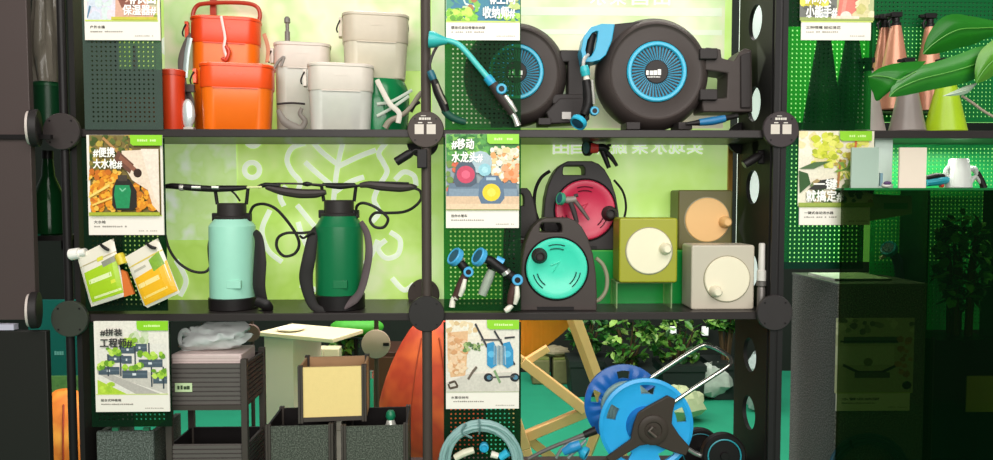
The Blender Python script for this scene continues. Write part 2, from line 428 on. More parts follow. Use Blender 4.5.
perforated('pegboard','bright green perforated back board behind the white watering can',868,142,1030,330,.24,mat('#22b45a',.4,emit=.12))  # slight glow added to the green of this board
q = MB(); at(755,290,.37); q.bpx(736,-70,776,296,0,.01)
solo(q.build('glow_board', mat('#dfe8e4',.5,emit=.7,var=.1,scale=6), None, smooth=0),'narrow glowing white board added behind the oval holes of the side panel','light board')  # added glowing board, makes the side panel holes look bright
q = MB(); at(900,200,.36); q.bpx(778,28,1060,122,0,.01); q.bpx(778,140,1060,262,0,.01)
solo(q.build('glow_board', mat('#a8f08a',.5,emit=.85,var=.3,scale=6), None, smooth=0),'glowing lime light board shining through the perforated boards beside the plants','light board')
# ================================================================ poster cards
class Art:
    "printed picture on a card: flat coloured shapes in card coordinates u (across) and v (down), 0..1"
    def __init__(s, x0,y0,x1,y1, vmax):
        s.a = L(x0,y0); s.b = L(x1,y1); s.q = MB(); s.cols = []; s.k = 0; s.vm = vmax
    def __call__(s, pts, col):
        if col not in s.cols: s.cols.append(col)
        s.k += 1; y = s.a.y-.00003*s.k-.0003
        c = [(min(1,max(0,u)),min(s.vm,max(0,v))) for u,v in pts]; d=[]
        for p in c:
            if not d or abs(p[0]-d[-1][0])+abs(p[1]-d[-1][1])>1e-4: d.append(p)
        if len(d)>1 and abs(d[0][0]-d[-1][0])+abs(d[0][1]-d[-1][1])<1e-4: d.pop()
        if len(d)<3: return
        s.q.add([(s.a.x+(s.b.x-s.a.x)*u, y, s.a.z+(s.b.z-s.a.z)*v) for u,v in d], [tuple(range(len(d)))], s.cols.index(col))
    def dot(s, u, v, r, col, n=12, rv=None): s(circ(u,v,r,n,rv or r*.75), col)
    def rect(s, u0,v0,u1,v1,col): s([(u0,v0),(u1,v0),(u1,v1),(u0,v1)], col)
    def line(s, pts, w, col):
        for (a,b),(c,d) in zip(pts,pts[1:]):
            dx,dy = c-a, d-b; n = math.hypot(dx,dy) or 1; ox,oy = -dy/n*w/2, dx/n*w/2
            s([(a+ox,b+oy),(c+ox,d+oy),(c-ox,d-oy),(a-ox,b-oy)], col)
    def blobs(s, n, u0,v0,u1,v1, r, cols, seed=1):
        R = random.Random(seed)
        for _ in range(n):
            k = r*R.uniform(.5,1.2); a = R.uniform(0,6)
            u,v = R.uniform(u0,u1), R.uniform(v0,v1)
            s([(u+k*R.uniform(.6,1.1)*math.cos(a+2*PI*j/7), v+k*.7*R.uniform(.6,1.1)*math.sin(a+2*PI*j/7)) for j in range(7)], R.choice(cols))
def card(x0,y0,x1,y1, art, titles, caption, tabbed, label, Y=-.012, tcol='#fbf8f0', quad=None, vm=.8):
    o = T('poster_card', label, 'poster', (x0+x1)/2, y1, Y, group='shelf poster cards')
    q = MB(); q.bpx(x0,y0,x1,y1,0,.004); bd = q.build('board', mat('#efe7dc',.5,var=.02), o, smooth=0)
    A = Art(x0,y0,x1,y1,vm); art(A)
    A.q.build('picture', [mat(c,.5,var=.22,scale=150) for c in A.cols], o, smooth=0)
    W, H = x1-x0, y1-y0; top = -(.00003*A.k+.0005)
    if tabbed:
        q = MB(); q.ppx([(x0+W*.56,y0),(x1,y0),(x1,y0+H*.105),(x0+W*.6,y0+H*.105),(x0+W*.565,y0+H*.085)], top-.0008, top)
        t = q.build('green_tab', mat('#8ed021',.45), o, smooth=0)
        small_print('tab_lettering', mat('#d8f0a0',.5), o, x0+W*.66,y0+H*.04,x0+W*.92,y0+H*.065, top-.0008, 9)
    for s_,a,b,c,d in titles:
        tpx_text('title_lettering', s_, mat(tcol,.5,var=.02), o, x0+W*a,y0+H*b,x0+W*c,y0+H*d, top-.0005, bold=.02)
    q = MB(); q.bpx(x0,y0+H*vm,x1,y0+H*(vm+.012),-.0012,0); q.build('yellow_rule', mat('#c9d86a',.5), o, smooth=0)
    s_, w = caption
    tpx_text('caption_lettering', s_, mat('#3a3632',.5), o, x0+W*.07,y0+H*(vm+.055),x0+W*(.07+w),y0+H*(vm+.085), -.0004, bold=.01)
    small_print('caption_lettering', mat('#9a9188',.5), o, x0+W*.07,y0+H*(vm+.107),x0+W*.52,y0+H*(vm+.122), -.0004, 16)
    small_print('caption_lettering', mat('#b0a89e',.5), o, x0+W*.68,y0+H*(vm+.152),x0+W*.94,y0+H*(vm+.163), -.0004, 10)
    return o
def art_bucket(A):
    A.rect(0,0,1,.8,'#c9c0a0'); A.rect(0,0,.48,.8,'#d9d2dc'); A.blobs(30,0,.5,.45,.8,.09,['#dcd8e6','#cfd6e2','#e2d4dc','#d4e0dc'],1)
    A.line([(.0,.78),(.05,.66)],.03,'#5f86a0')
    A.blobs(20,.85,.3,1,.8,.07,['#a8b84a','#8fa238','#d8d470'],3)
    A([(.42,.5),(.6,.5),(.75,.6),(.95,.68),(.95,.8),(.4,.8)],'#d8a890'); A([(.45,.6),(.7,.5),(.75,.64),(.5,.68)],'#8a5040')
    A.blobs(14,.5,.52,.85,.66,.08,['#9a5c44','#c08468','#7a4434','#e0b4a0'],2)
    A.blobs(24,.0,.1,.9,.5,.12,['#e8762a','#f09040','#d8d8e0','#b8c85a'],4); A.rect(.35,.77,1,.8,'#c8c040')
def art_sprayer(A):
    A.rect(0,0,1,.8,'#7a6a34'); A.blobs(90,0,0,.6,.36,.05,['#b8a040','#4a5a2a','#8a7a30','#5c6a2a','#a88838','#6e5a2c'],5)
    A.blobs(170,0,.36,.42,.74,.05,['#e89418','#f0a828','#d87c10','#f4bc48','#c86a10'],6)
    A.blobs(80,.55,.5,.98,.75,.05,['#e08a14','#f0a020','#c87410'],7)
    A([(.48,.16),(1,.14),(1,.78),(.9,.7),(.84,.55),(.62,.45),(.5,.3)],'#ecd4be'); A([(.75,.14),(1,.14),(1,.7),(.92,.6)],'#f0dccb')
    A.line([(.22,.03),(.5,.22)],.03,'#b8864e'); A.line([(.4,.2),(.62,.34)],.11,'#6a4030'); A.line([(.45,.22),(.68,.36)],.05,'#8c5640'); A.dot(.7,.38,.06,'#3c2a22')
    A.line([(.0,.62),(.3,.5)],.025,'#f8d070'); A.line([(.05,.7),(.34,.62)],.02,'#f6c860')
    A([(.4,.44),(.58,.44),(.68,.56),(.68,.72),(.62,.75),(.38,.75),(.33,.7),(.34,.54)],'#2e2a26')
    A([(.38,.5),(.58,.5),(.6,.56),(.57,.73),(.39,.73),(.36,.6)],'#138a52'); A.rect(.42,.4,.55,.46,'#4a4038'); A.line([(.44,.53),(.48,.56),(.53,.53)],.015,'#7ac49a')
    A.rect(0,.77,1,.8,'#a8b030')
def art_planter(A):
    A.rect(0,0,1,.8,'#e4ded4'); A.rect(0,0,1,.25,'#e9e2d6'); A.blobs(12,.45,.12,.7,.3,.08,['#c2d0a0','#b0c48a','#d0d8b8'],8)
    A([(0,.5),(.45,.66),(1,.8),(1,.62),(.5,.5)],'#cbc4ba'); A([(0,.57),(.55,.8),(.9,.8),(0,.52)],'#b9b2aa')
    A([(0,.64),(.42,.8),(0,.8)],'#b4d23a'); A.blobs(8,.05,.68,.25,.78,.05,['#c4e04a','#a4c832'],9)
    for u,v,w in ((.34,.27,.22),(.52,.25,.2),(.16,.37,.22),(.02,.5,.3),(.36,.54,.36),(.6,.42,.34),(.8,.6,.22),(.36,.38,.14)):
        A.rect(u,v,u+w,v+.085,'#4a5864'); A.rect(u,v+.03,u+w,v+.045,'#5c6a76'); A.rect(u+w*.4,v+.03,u+w*.55,v+.055,'#d8dce0')
    for u,v0,v1 in ((.15,.36,.6),(.33,.25,.6),(.54,.25,.56),(.74,.24,.42),(.77,.5,.72),(.94,.5,.74)): A.rect(u,v0,u+.02,v1,'#3c4650')
    for n,(u,v,w) in enumerate(((.16,.3,.2),(.62,.35,.34),(.04,.45,.2),(.4,.48,.26),(.8,.54,.2),(.4,.2,.2))):
        A.blobs(12,u,v,u+w,v+.06,.05,['#8ab82e','#a8d040','#6a9a24','#c4e060'],20+n)
def art_storage(A):
    A.rect(0,0,1,.8,'#2f7896'); A.blobs(16,0,0,1,.7,.14,['#2f7c94','#3a8a8a','#2a6c8c','#48927c'],11)
    A.line([(.2,.5),(.26,.62),(.45,.66)],.02,'#cfe0d4'); A.blobs(20,.25,.3,.5,.72,.06,['#7ab848','#c8d8a0','#5a9a44','#a8703c'],12)
    A.blobs(50,0,.68,.42,.8,.06,['#7cc02c','#a4d83c','#5ca020','#c4e85c'],13); A.blobs(16,.7,.72,1,.8,.05,['#8cc840','#b0dc58'],14)
    A.blobs(14,.85,.4,1,.7,.06,['#b8c878','#d0d890'],15)
def art_faucet(A):
    A.rect(0,0,1,.8,'#8a9aa0'); A.rect(0,0,1,.3,'#3c8a3a'); A.blobs(90,.0,0,.62,.22,.055,['#2e7a30','#4c9a3c','#7ab84a','#276828'],16)
    A.blobs(16,0,.3,.14,.6,.06,['#b8402c','#d8603c','#6a8a34'],17)
    A.blobs(110,.62,.14,1,.5,.055,['#f0e0c0','#e8c890','#f4ecd8','#e8a060','#d8d0b0'],18); A.blobs(14,.8,.32,1,.5,.07,['#e8864a','#f0a070'],19)
    A.rect(0,.64,1,.8,'#d9b896'); A([(.05,.52),(.95,.52),(1,.66),(0,.66)],'#5f7488'); A.rect(.04,.58,.97,.66,'#7c90a2')
    A.dot(.47,.3,.16,'#a8bcc4'); A([(.1,.5),(.14,.34),(.2,.28),(.34,.28),(.4,.36),(.42,.52),(.34,.56),(.14,.56)],'#435264')
    A.dot(.27,.43,.125,'#c8385a',16); A.dot(.27,.43,.06,'#e05c7a'); A.dot(.53,.38,.09,'#8fc4d0',16); A.dot(.53,.38,.045,'#a8d8e0')
    A([(.44,.66),(.46,.5),(.54,.44),(.7,.44),(.78,.52),(.8,.68),(.74,.74),(.48,.74)],'#56708a'); A.rect(.55,.46,.68,.49,'#a8c0d0')
    A.dot(.62,.62,.125,'#f0cc18',16); A.dot(.62,.62,.06,'#f8dc50'); A.rect(.0,.74,1,.8,'#e2c6a4')
def art_cart(A):
    A.rect(0,0,1,.8,'#e2dccf'); A.rect(0,0,.6,.25,'#eadfcb'); A.blobs(14,.02,.02,.5,.16,.06,['#e8d0a8','#d8b888','#ece4d4'],20)
    A([(.02,.14),(.3,.12),(.28,.5),(.26,.62),(.06,.64),(.02,.4)],'#e0b488'); A.blobs(60,.02,.14,.26,.6,.045,['#e8c4a0','#d49c6c','#eccca8'],21)
    A.blobs(26,.26,.26,.5,.34,.035,['#6a8a4a','#a8b878','#4c6a3c'],22); A([(0,.7),(.3,.6),(.9,.58),(1,.8),(0,.8)],'#cfc8bc')
    A.line([(.4,.04),(.56,.3),(.66,.36)],.025,'#3c3c40'); A.line([(.66,.12),(.94,.5)],.025,'#3c3c40'); A.line([(.48,.22),(.76,.22)],.02,'#504c4c'); A.line([(.8,.2),(.94,.19)],.02,'#3c3c40')
    for u in (.62,.84): A([(u-.06,.26),(u+.03,.24),(u+.08,.34),(u+.08,.5),(u,.54),(u-.06,.5)],'#2e8fc0'); A.dot(u,.38,.05,'#5cb4dc')
    for k in range(9): A.line([(.66+.018*k,.28+.004*(k%3)),(.655+.02*k,.5-.006*(k%2))],.012,['#8aa0ac','#6f8a9a','#a8bcc6'][k%3])
    for u in (.58,.94): A.dot(u,.64,.065,'#2c2c30',16); A.dot(u+.01,.64,.035,'#4a7c94')
    A.line([(.6,.64),(.94,.63)],.02,'#504c4c'); A.line([(.66,.56),(.74,.7)],.03,'#7a9a6a')
    A.line([(.42,.52),(.36,.58),(.3,.66)],.03,'#6a5c50'); A.line([(.04,.7),(.12,.68),(.16,.74),(.05,.76),(.03,.71)],.025,'#54483c')
def art_pink(A):
    A.rect(0,0,1,.8,'#b8bc8a'); A.rect(.0,.35,.5,.8,'#70716a'); A.blobs(22,0,.5,.4,.62,.08,['#d8cc38','#c0b430','#e4dc60'],23); A.blobs(16,.05,.66,.5,.78,.06,['#b8bcc0','#8a8c8c','#5a5c58','#d8d8d4'],24)
    A([(.58,.3),(.74,.3),(.86,.76),(.5,.76)],'#e0786a'); A.line([(.64,.4),(.58,.74)],.05,'#ea9484'); A.line([(.72,.4),(.78,.74)],.04,'#d0685c')
    A.blobs(26,.78,.4,1,.76,.08,['#d8cc9a','#c8c07a','#e8dcb4','#b0a868'],25); A.dot(.62,.76,.08,'#f0d8cc'); A.rect(0,.765,1,.8,'#9aa860'); A.rect(.42,.75,.8,.78,'#e8d8c4')
def art_plant(A):
    A.rect(0,0,1,.8,'#e8dfc8'); A.rect(0,0,.25,.8,'#ece2cc'); A.blobs(22,0,.0,.5,.35,.1,['#f0e8d4','#e4d49c','#ecdca8'],26)
    A.blobs(50,.2,.04,.5,.36,.06,['#c8cc2c','#d8d848','#b0b824','#e4e06c'],27); A.blobs(60,.5,.1,.95,.5,.055,['#d8d460','#c4c840','#e8dc90','#b8a040'],28)
    A.line([(.55,.3),(.52,.6)],.03,'#a8703c'); A.line([(.74,.2),(.76,.02)],.03,'#c86a30')
    A([(.0,.4),(.2,.33),(.42,.32),(.2,.4)],'#4a6a3c'); A([(.48,.44),(.7,.36),(.88,.28),(.74,.4)],'#54743c'); A([(0,.42),(.12,.45),(.16,.56),(.02,.66)],'#3c5c34')
    for a in range(7): A([(.62,.42),(.62+.16*math.cos(a),.42+.12*math.sin(a)),(.64+.12*math.cos(a+.3),.42+.1*math.sin(a+.3))],'#7a9c40')
    A.blobs(50,.1,.52,1,.76,.06,['#4c6c38','#6a7c4c','#3a4c30','#a8905c'],29); A([(.12,.62),(.3,.52),(.46,.5),(.5,.58),(.3,.62)],'#3a3a34')
    A.rect(0,.76,1,.8,'#9aaa48')
card(85,-60,158,40, art_bucket,[('#农田',.62,.48,.96,.73-.09),('保湿器#',.52,.65,.97,.75)],('户外水桶',.2),True,'poster card with lilac and brown picture hanging above the orange canister')
card(89,135,162,235, art_sprayer,[('#便携',.06,.125,.35,.22),('大水枪#',.06,.24,.45,.335)],('大水枪',.16),True,'poster card showing a green sprayer among orange plants, above the fertiliser pouches')
card(96,321,168,412, art_planter,[('#拼装',.06,.085,.36,.165),('工程师#',.06,.19,.5,.29)],('组合式种植箱',.28),True,'poster card showing grey stacked planters with lettuce, beside the ribbed planter tower',tcol='#3c3a38')
card(446,-55,520,40, art_storage,[('#空间',.6,.49,.93,.62),('收纳师#',.5,.65,.93,.77)],('壁挂式自动卷管收纳架',.46),True,'poster card with blue picture and bright grass, in front of the hidden hose reel')
card(446,134,519,228, art_faucet,[('#移动',.08,.05,.38,.16),('水龙头#',.08,.19,.5,.3)],('迷你水管车',.22),True,'poster card showing red, blue and yellow hose cassettes, above the blue spray guns')
card(446,320,519,409, art_cart,[],('水管收纳车',.24),True,'poster card showing a blue hose cart on white ground, above the coiled hose',tcol='#f0e6d2')
card(801,-56,873,40, art_pink,[('#节水人',.06,.50,.42,.62),('小能手#',.07,.64,.5,.765)],('三种喷嘴 轻松浇花',.48),True,'poster card with a pink skirt and yellow flowers, hanging beside the copper cones')
card(799,131,872,225, art_plant,[('一键',.2,.51,.52,.62),('就搞定#',.1,.63,.6,.75)],('一键式自动浇水器',.4),True,'poster card with lemon yellow leaves and fruit, partly behind a small grey green tile')
# ================================================================ top shelf, buckets
def crate(x0,y0,x1,y1,Y,depth,z,lid,col_lid,col_body,name,label,group,base=None,grip=None,mark=True,turn=.2):
    "rounded square bucket with an overlapping lid, side clips and a panel line"
    o = T(name,label,'bucket',(x0+x1)/2,y1,Y,z,group); B = base or Here.B
    u = Here.u; W = (x1-x0)*u; yl = y0+lid; cx = (x0+x1)/2
    q = MB()
    def tier(px, inset):                        # rounded-square loop at picture row px
        a = L(x0+inset,px); b = L(x1-inset,px); i = inset*u
        return [(p[0],p[1],a.z) for p in rrect(a.x,i,b.x,depth-i,W*.2,6)]
    def loft(rows):
        lps = [tier(*r) for r in rows]; n = len(lps[0]); vs = [p for l in lps for p in l]
        q.add(vs, [(k*n+i,k*n+(i+1)%n,(k+1)*n+(i+1)%n,(k+1)*n+i) for k in range(len(lps)-1) for i in range(n)]+[tuple(range(n)),tuple(range((len(lps)-1)*n,len(lps)*n))])
    loft([(B,4),(B-1.2,3),(yl,1.2)]); bd = q.build('body', col_body, o, smooth=40)
    q = MB(); loft([(yl+1,.8),(yl-.5,.2),(y0+4,.2),(y0+3.6,-.5),(y0+1.4,-.6),(y0+.3,.4),(y0,3)]); ld = q.build('lid', col_lid, o, smooth=40)
    q = MB(); q.bpx(x0+14,yl+1.2,x1-14,yl+2,-.001,.001); q.build('panel_line', col_lid, bd)
    for s_,xx in ((-1,x0+1),(1,x1-1)):
        q = MB(); q.bpx(xx-1.6,y0+8,xx+1.6,y0+lid-2,depth*.36,depth*.62); q.build('clip', col_lid, o, bevel=.001)
        q = MB(); q.tpx([(xx+s_*1,y0+11,depth*.3),(xx+s_*2.4,y0+16,depth*.4),(xx+s_*2.6,y0+20,depth*.5),(xx+s_*1,y0+23,depth*.6)], .8, 6); q.build('clip_loop', m_dgrey, o)
    if mark:
        small_print('raised_mark', col_lid, ld, cx-6, y0+lid*.42, cx+7, y0+lid*.42+2.2, -.0002, 6)
    if grip:
        q = MB(); q.tpx(grip, 2.1, 10); q.build('handle', mat('#b3341c',.35), o)
    for ch in o.children:
        if ch.name.split('.')[0] in ('body','lid','clip','clip_loop'): ch.rotation_euler.z = turn
    return o
or_lid = mat('#fa5416',.3,alpha=.94,tint='#ff7a40'); or_body = mat('#ff7410',.3,alpha=.9,tint='#ff8030')
crate(199,62,271,130,.04,.125,Z1,24,or_lid,or_body,'orange_bucket','bright orange lidded bucket standing in front of the taller orange one','orange folding buckets')
o = crate(190,15,258,130,.19,.10,Z1,26,mat('#f04a16',.3,alpha=.94,tint='#ff6030'),or_body,'orange_bucket','tall orange lidded bucket with raised red bail handle, behind the other orange bucket','orange folding buckets',
  grip=[(194,22,.08),(193,14,.08),(197,6,.08),(206,3.5,.08),(228,2.5,.08),(248,3.5,.08),(257,7,.08),(260,14,.08),(259,22,.08)])
q = MB(); q.bpx(210,-24,215,15,.09,.10); q.build('handle_stem', mat('#a83018',.35), o)
q = MB(); q.tpx([(221,16,-.006),(223,26,-.008),(225,38,-.008),(224,48,-.008),(227,58,-.006)], 1.3, 8, flat=.4); q.build('hang_cord', mat('#f0d8d0',.4), o)
q = MB(); q.tpx([(226,46,-.01),(229,52,-.01),(226,60,-.01),(222,58,-.01)], 1.8, 8); q.build('toggle', mat('#c83a1c',.35), o)
q = MB(); q.tpx([(192,34,.02),(186,44,0),(181,62,-.02),(184,86,-.05),(188,104,-.05),(193,118,-.05)], 3.0, 8, flat=.25); q.build('carry_strap', mat('#6d625c',.6), o)
q = MB(); q.tpx([(190,38,-.02),(187,54,-.03),(185,78,-.05)], 2.6, 8, flat=.3); q.build('strap_sleeve', mat('#b9c9c6',.25,metal=.2), o)
q = MB(); q.bpx(182,84,194,92,-.075,-.065); q.build('buckle', mat('#5a5450',.35), o, bevel=.0015)
q = MB(); q.tpx([(188,92,-.06),(192,104,-.06),(189,120,-.06),(186,127,-.06)], 2.4, 8, flat=.3); q.build('strap_tail', mat('#59504b',.6), o)
q = MB(); q.tpx([(264,34,.03),(268,48,.0),(267,62,-.03)], 2.0, 8, flat=.3); q.build('carry_strap', mat('#c9886a',.6), o)
# silver pack between canister and bucket
o = T('silver_pouch','silver wrapped pouch tucked beside the front orange bucket','pouch',188,130,.06,Z1); B = Here.B
q = MB(); q.ell(L(188,114,.02),(7*Here.u,.012,15*Here.u)); q.build('pouch_body', mat('#cfdad8',.25,metal=.35,bump=.3,scale=20), o)
q = MB(); q.bpx(183,B-4,193,B,.01,.03); q.build('bottom_seal', mat('#bdb5ac',.35), o, bevel=.002)
# canister
o = T('orange_canister','narrow dark orange canister standing at the shelf end by the perforated board','canister',169.5,130,.05,Z1); B = Here.B; u = Here.u
q = MB(); q.lathe((0,.03,0),(0,0,1),[(10*u,0),(10.4*u,.003),(11*u,(B-73)*u)],28); q.build('body', mat('#d8401a',.35,alpha=.95,tint='#ff6a30'), o)
q = MB(); q.lathe((0,.03,(B-76)*u),(0,0,1),[(11.6*u,0),(11.8*u,2*u),(11.8*u,5*u),(10.6*u,6*u)],28); q.build('lid', mat('#c2381a',.35), o)
# beige buckets
be_lid = mat('#d8ccbf',.35,alpha=.96,tint='#e0d8d0'); be_body = mat('#dcdad0',.3,alpha=.74,tint='#e9ead8')
o = crate(308,62,374,130,.045,.125,Z1,27,be_lid,be_body,'beige_bucket','pale beige translucent bucket at the front, overlapping the other two beige buckets','beige translucent buckets')
q = MB(); q.tpx([(377,80,.05),(382,90,.03),(390,104,.02),(399,113,.02),(398,123,.02)], 2.6, 8, flat=.3); q.build('carry_strap', mat('#cfc9bb',.55), o)
q = MB(); q.tpx([(377,104,.06),(390,102,.06),(402,96,.06),(412,90,.06)], 1.6, 8, flat=.4); q.build('carry_strap', mat('#b9c4b4',.55), o)
q = MB(); q.tpx([(377,116,.06),(390,109,.06),(402,101,.06),(409,96,.06)], 1.6, 8, flat=.4); q.build('carry_strap', mat('#b9c4b4',.55), o)
q = MB(); q.tpx([(385,128,.03),(390,121,.03),(402,115,.03),(411,107,.03),(418,97,.03),(422,92,.03)], [3.4,3.0,2.4,2.4,2.6,2.2], 10); q.build('spout_tube', mat('#8a8270',.5), o)
q = MB(); q.tpx([(411,112,.03),(415,105,.03),(420,102,.03)], 1.6, 8); q.build('clip_hook', m_black, o)
o = crate(274,41,330,130,.18,.09,Z1,25,be_lid,be_body,'beige_bucket','beige translucent bucket half hidden behind the front beige one, beside the orange buckets','beige translucent buckets')
q = MB(); q.tpx([(273,70,-.01),(278,62,-.01),(284,57,-.01),(281,66,-.01)], 1.4, 8); q.build('side_hook', mat('#8d8780',.4), o)
q = MB(); q.tpx([(277,104,-.03),(292,103,-.03),(305,104,-.03)], 1.1, 6); q.build('bail_wire', m_dgrey, o)
q = MB(); q.tpx([(278,110,-.05),(284,121,-.05),(294,127,-.05),(301,128,-.05),(305,121,-.05),(300,114,-.05),(302,108,-.05)], [2,4,4.4,3.2,2.6,2.2,1.8], 10, flat=.6); q.build('folded_strap', mat('#7b756c',.55), o)
q = MB(); q.lpx(287.5,41,.04,(0,0,1),[(2.6,-1),(2.6,9),(1.8,10),(1.8,17),(3,18),(3,22),(1.6,24)],14); q.build('tap_stem', mat('#77706a',.4), o)
# green tub carrying the third beige bucket
o = T('green_tub','translucent green tub underneath the topmost beige bucket','tub',392,130,.13,Z1); B = Here.B; zt_ = L(392,78).z
q = MB(); q.tube([Vector((-.045,.07,.0)),Vector((-.045,.07,.004)),Vector((-.045,.07,zt_*.5)),Vector((-.045,.07,zt_*.8)),Vector((-.045,.07,zt_))],[.078,.084,.09,.09,.075],28); q.build('body', mat('#0f7a44',.18,alpha=.9,tint='#5fc48a'), o)
ztub = Here.loc.z+zt_
crate(343,11,410,78,.13,.12,ztub+.0005,29,mat('#cbbda8',.35,alpha=.97,tint='#e0d8d0'),mat('#dbd2bc',.3,alpha=.8,tint='#f0ecd8'),'beige_bucket','beige bucket with darker lid raised on the green tub, by the shelf post','beige translucent buckets')

# items behind the perforated board at the end of the top shelf
o = T('smoked_bucket','smoked grey storage bucket seen through the perforated board beside the canister','bucket',134,130,.06,Z1); u = Here.u; B = Here.B
q = MB(); q.bpx(114,74,157,B,0,.14); q.build('body', mat('#3f4a34',.4,alpha=.9,tint='#708060'), o, bevel=.01)
q = MB(); q.bpx(112,69,158,75,-.004,.144); q.build('lid', mat('#5a6258',.4), o, bevel=.003)
q = MB(); q.bpx(120,96,155,B-4,-.003,-.001); q.build('orange_sleeve', mat('#8a4a22',.5), o)
q = MB(); q.lpx(135,69,.06,(0,0,1),[(2.4,0),(2.4,10),(1.6,12),(1.6,22),(.6,24)],12); q.build('spray_lance', mat('#7a5a3a',.5), o)

# ================================================================ wall hose reels
m_reel = mat('#443c39',.48,bump=.12); m_reel2 = mat('#342f2e',.5,bump=.12)
cy_blue = mat('#32b0d2',.3)
def hose_reel(cx, cy, R, Y, label, shoulder=True):
    o = T('wall_hose_reel',label,'hose reel',cx,cy,Y,None,'wall mounted hose reels'); k = R/58; ax = (0,-1,0)
    f = lambda p: [(r*k,h*k) for r,h in p]
    q = MB(); q.lpx(cx,cy,.06,ax,f([(50,-30),(56,-27),(58,-18),(58,-8),(56.5,-1),(53.5,6),(50,11),(47.5,12.5),(46,11),(44,10.6),(31,13.5),(30.5,12)]),64)
    q.build('drum_case', m_reel, o)
    q = MB(); q.lpx(cx,cy,.06,ax,f([(30.2,9),(30.2,14.4),(29,15.6),(26.6,15.6),(25.6,14.4),(25.6,9)]),56,caps=False); q.build('blue_ring', cy_blue, o)
    q = MB(); q.lpx(cx,cy,.06,ax,f([(27,9),(27,9.6),(10,10.4)]),40); rec = q.build('recess', mat('#23566e',.4), o)
    q = MB(); c = L(cx,cy,.06); u = Here.u*k; n = 44
    for i in range(n):
        a = 2*PI*i/n; ca, sa = math.cos(a), math.sin(a); a2 = a+.16; cb, sb = math.cos(a2), math.sin(a2)
        q.tube([c+Vector((ca*11*u,-12.2*u,sa*11*u)),c+Vector((cb*26*u,-12.6*u,sb*26*u))],[.55*u,1.0*u],6)
    q.build('fan_grille', mat('#3f93b4',.35), o)
    q = MB(); q.lpx(cx,cy,.06,ax,f([(12,9),(12,12.8),(11,13.6)]),32); hb = q.build('hub_badge', m_reel2, o)
    small_print('badge_lettering', mat('#f0ece6',.4), hb, cx-8*k,cy-5*k,cx+8*k,cy+1*k,.06-14*u,4)
    small_print('badge_lettering', mat('#d8d4ce',.4), hb, cx-8*k,cy+2*k,cx+7*k,cy+3.6*k,.06-14*u,9)
    for xx in (cx-20*k,cx+32*k):
        q = MB(); q.bpx(xx-7*k,cy+48*k,xx+7*k,cy+55.5*k,.0,.09); q.build('foot', m_reel2, o, bevel=.002)
    return o
RZ = None
o = hose_reel(653.5,74,58,.085,'round dark grey hose reel with blue fan ring, fully visible next to the side panel')
q = MB(); q.ppx([(706,47),(721,49),(722,58),(734,61),(740,52),(745,48),(752,50),(753,112),(703,112),(702,99),(727,98),(728,73),(705,70)], .03,.13); q.build('wall_bracket', m_reel, o, bevel=.004)
q = MB(); q.ppx([(741,55),(751,51),(751,108),(741,108)], .022,.03); q.build('bracket_cap', m_reel2, o, bevel=.003)
for yy in (54,95):
    q = MB(); q.bpx(700,yy-6,718,yy+5,.015,.06); q.build('pivot_lug', m_reel2, o, bevel=.003)
q = MB(); q.ppx([(612,24),(650,20),(640,50),(606,60)], .04,.10); q.build('hose_guide_shoulder', m_reel2, o, bevel=.004)
q = MB(); q.ringpx([(583,62),(581,50),(584,36),(591,27),(602,23.5),(615,24),(612,41),(606,55),(600,60),(592,62)],[(587,57),(585.5,50),(587.5,40),(592,33),(596,31),(598,31),(597,40),(595,49),(592,55),(590,57)],-.005,.07); q.build('hose_guide', mat('#28a2c8',.35), o, bevel=.002)
q = MB(); q.tpx([(592,34,.02),(590,44,.02),(588,55,.02)], 4.5, 12); q.build('guide_roller', m_black, o)
o = hose_reel(515.5,74,53,.11,'round dark grey hose reel half hidden by the perforated board')
q = MB(); q.bpx(560,50,592,62,.05,.11); q.bpx(568,60,590,120,.05,.12); q.bpx(552,94,590,104,.03,.11); q.build('wall_bracket', m_reel2, o, bevel=.004)
q = MB(); q.ppx([(546,112),(560,98),(586,98),(588,122),(550,124)], .02,.12); q.build('bracket_foot', m_reel2, o, bevel=.004)
q = MB(); q.bpx(562,112,571,119,.012,.02); q.build('latch', mat('#b9b4ae',.4), o)

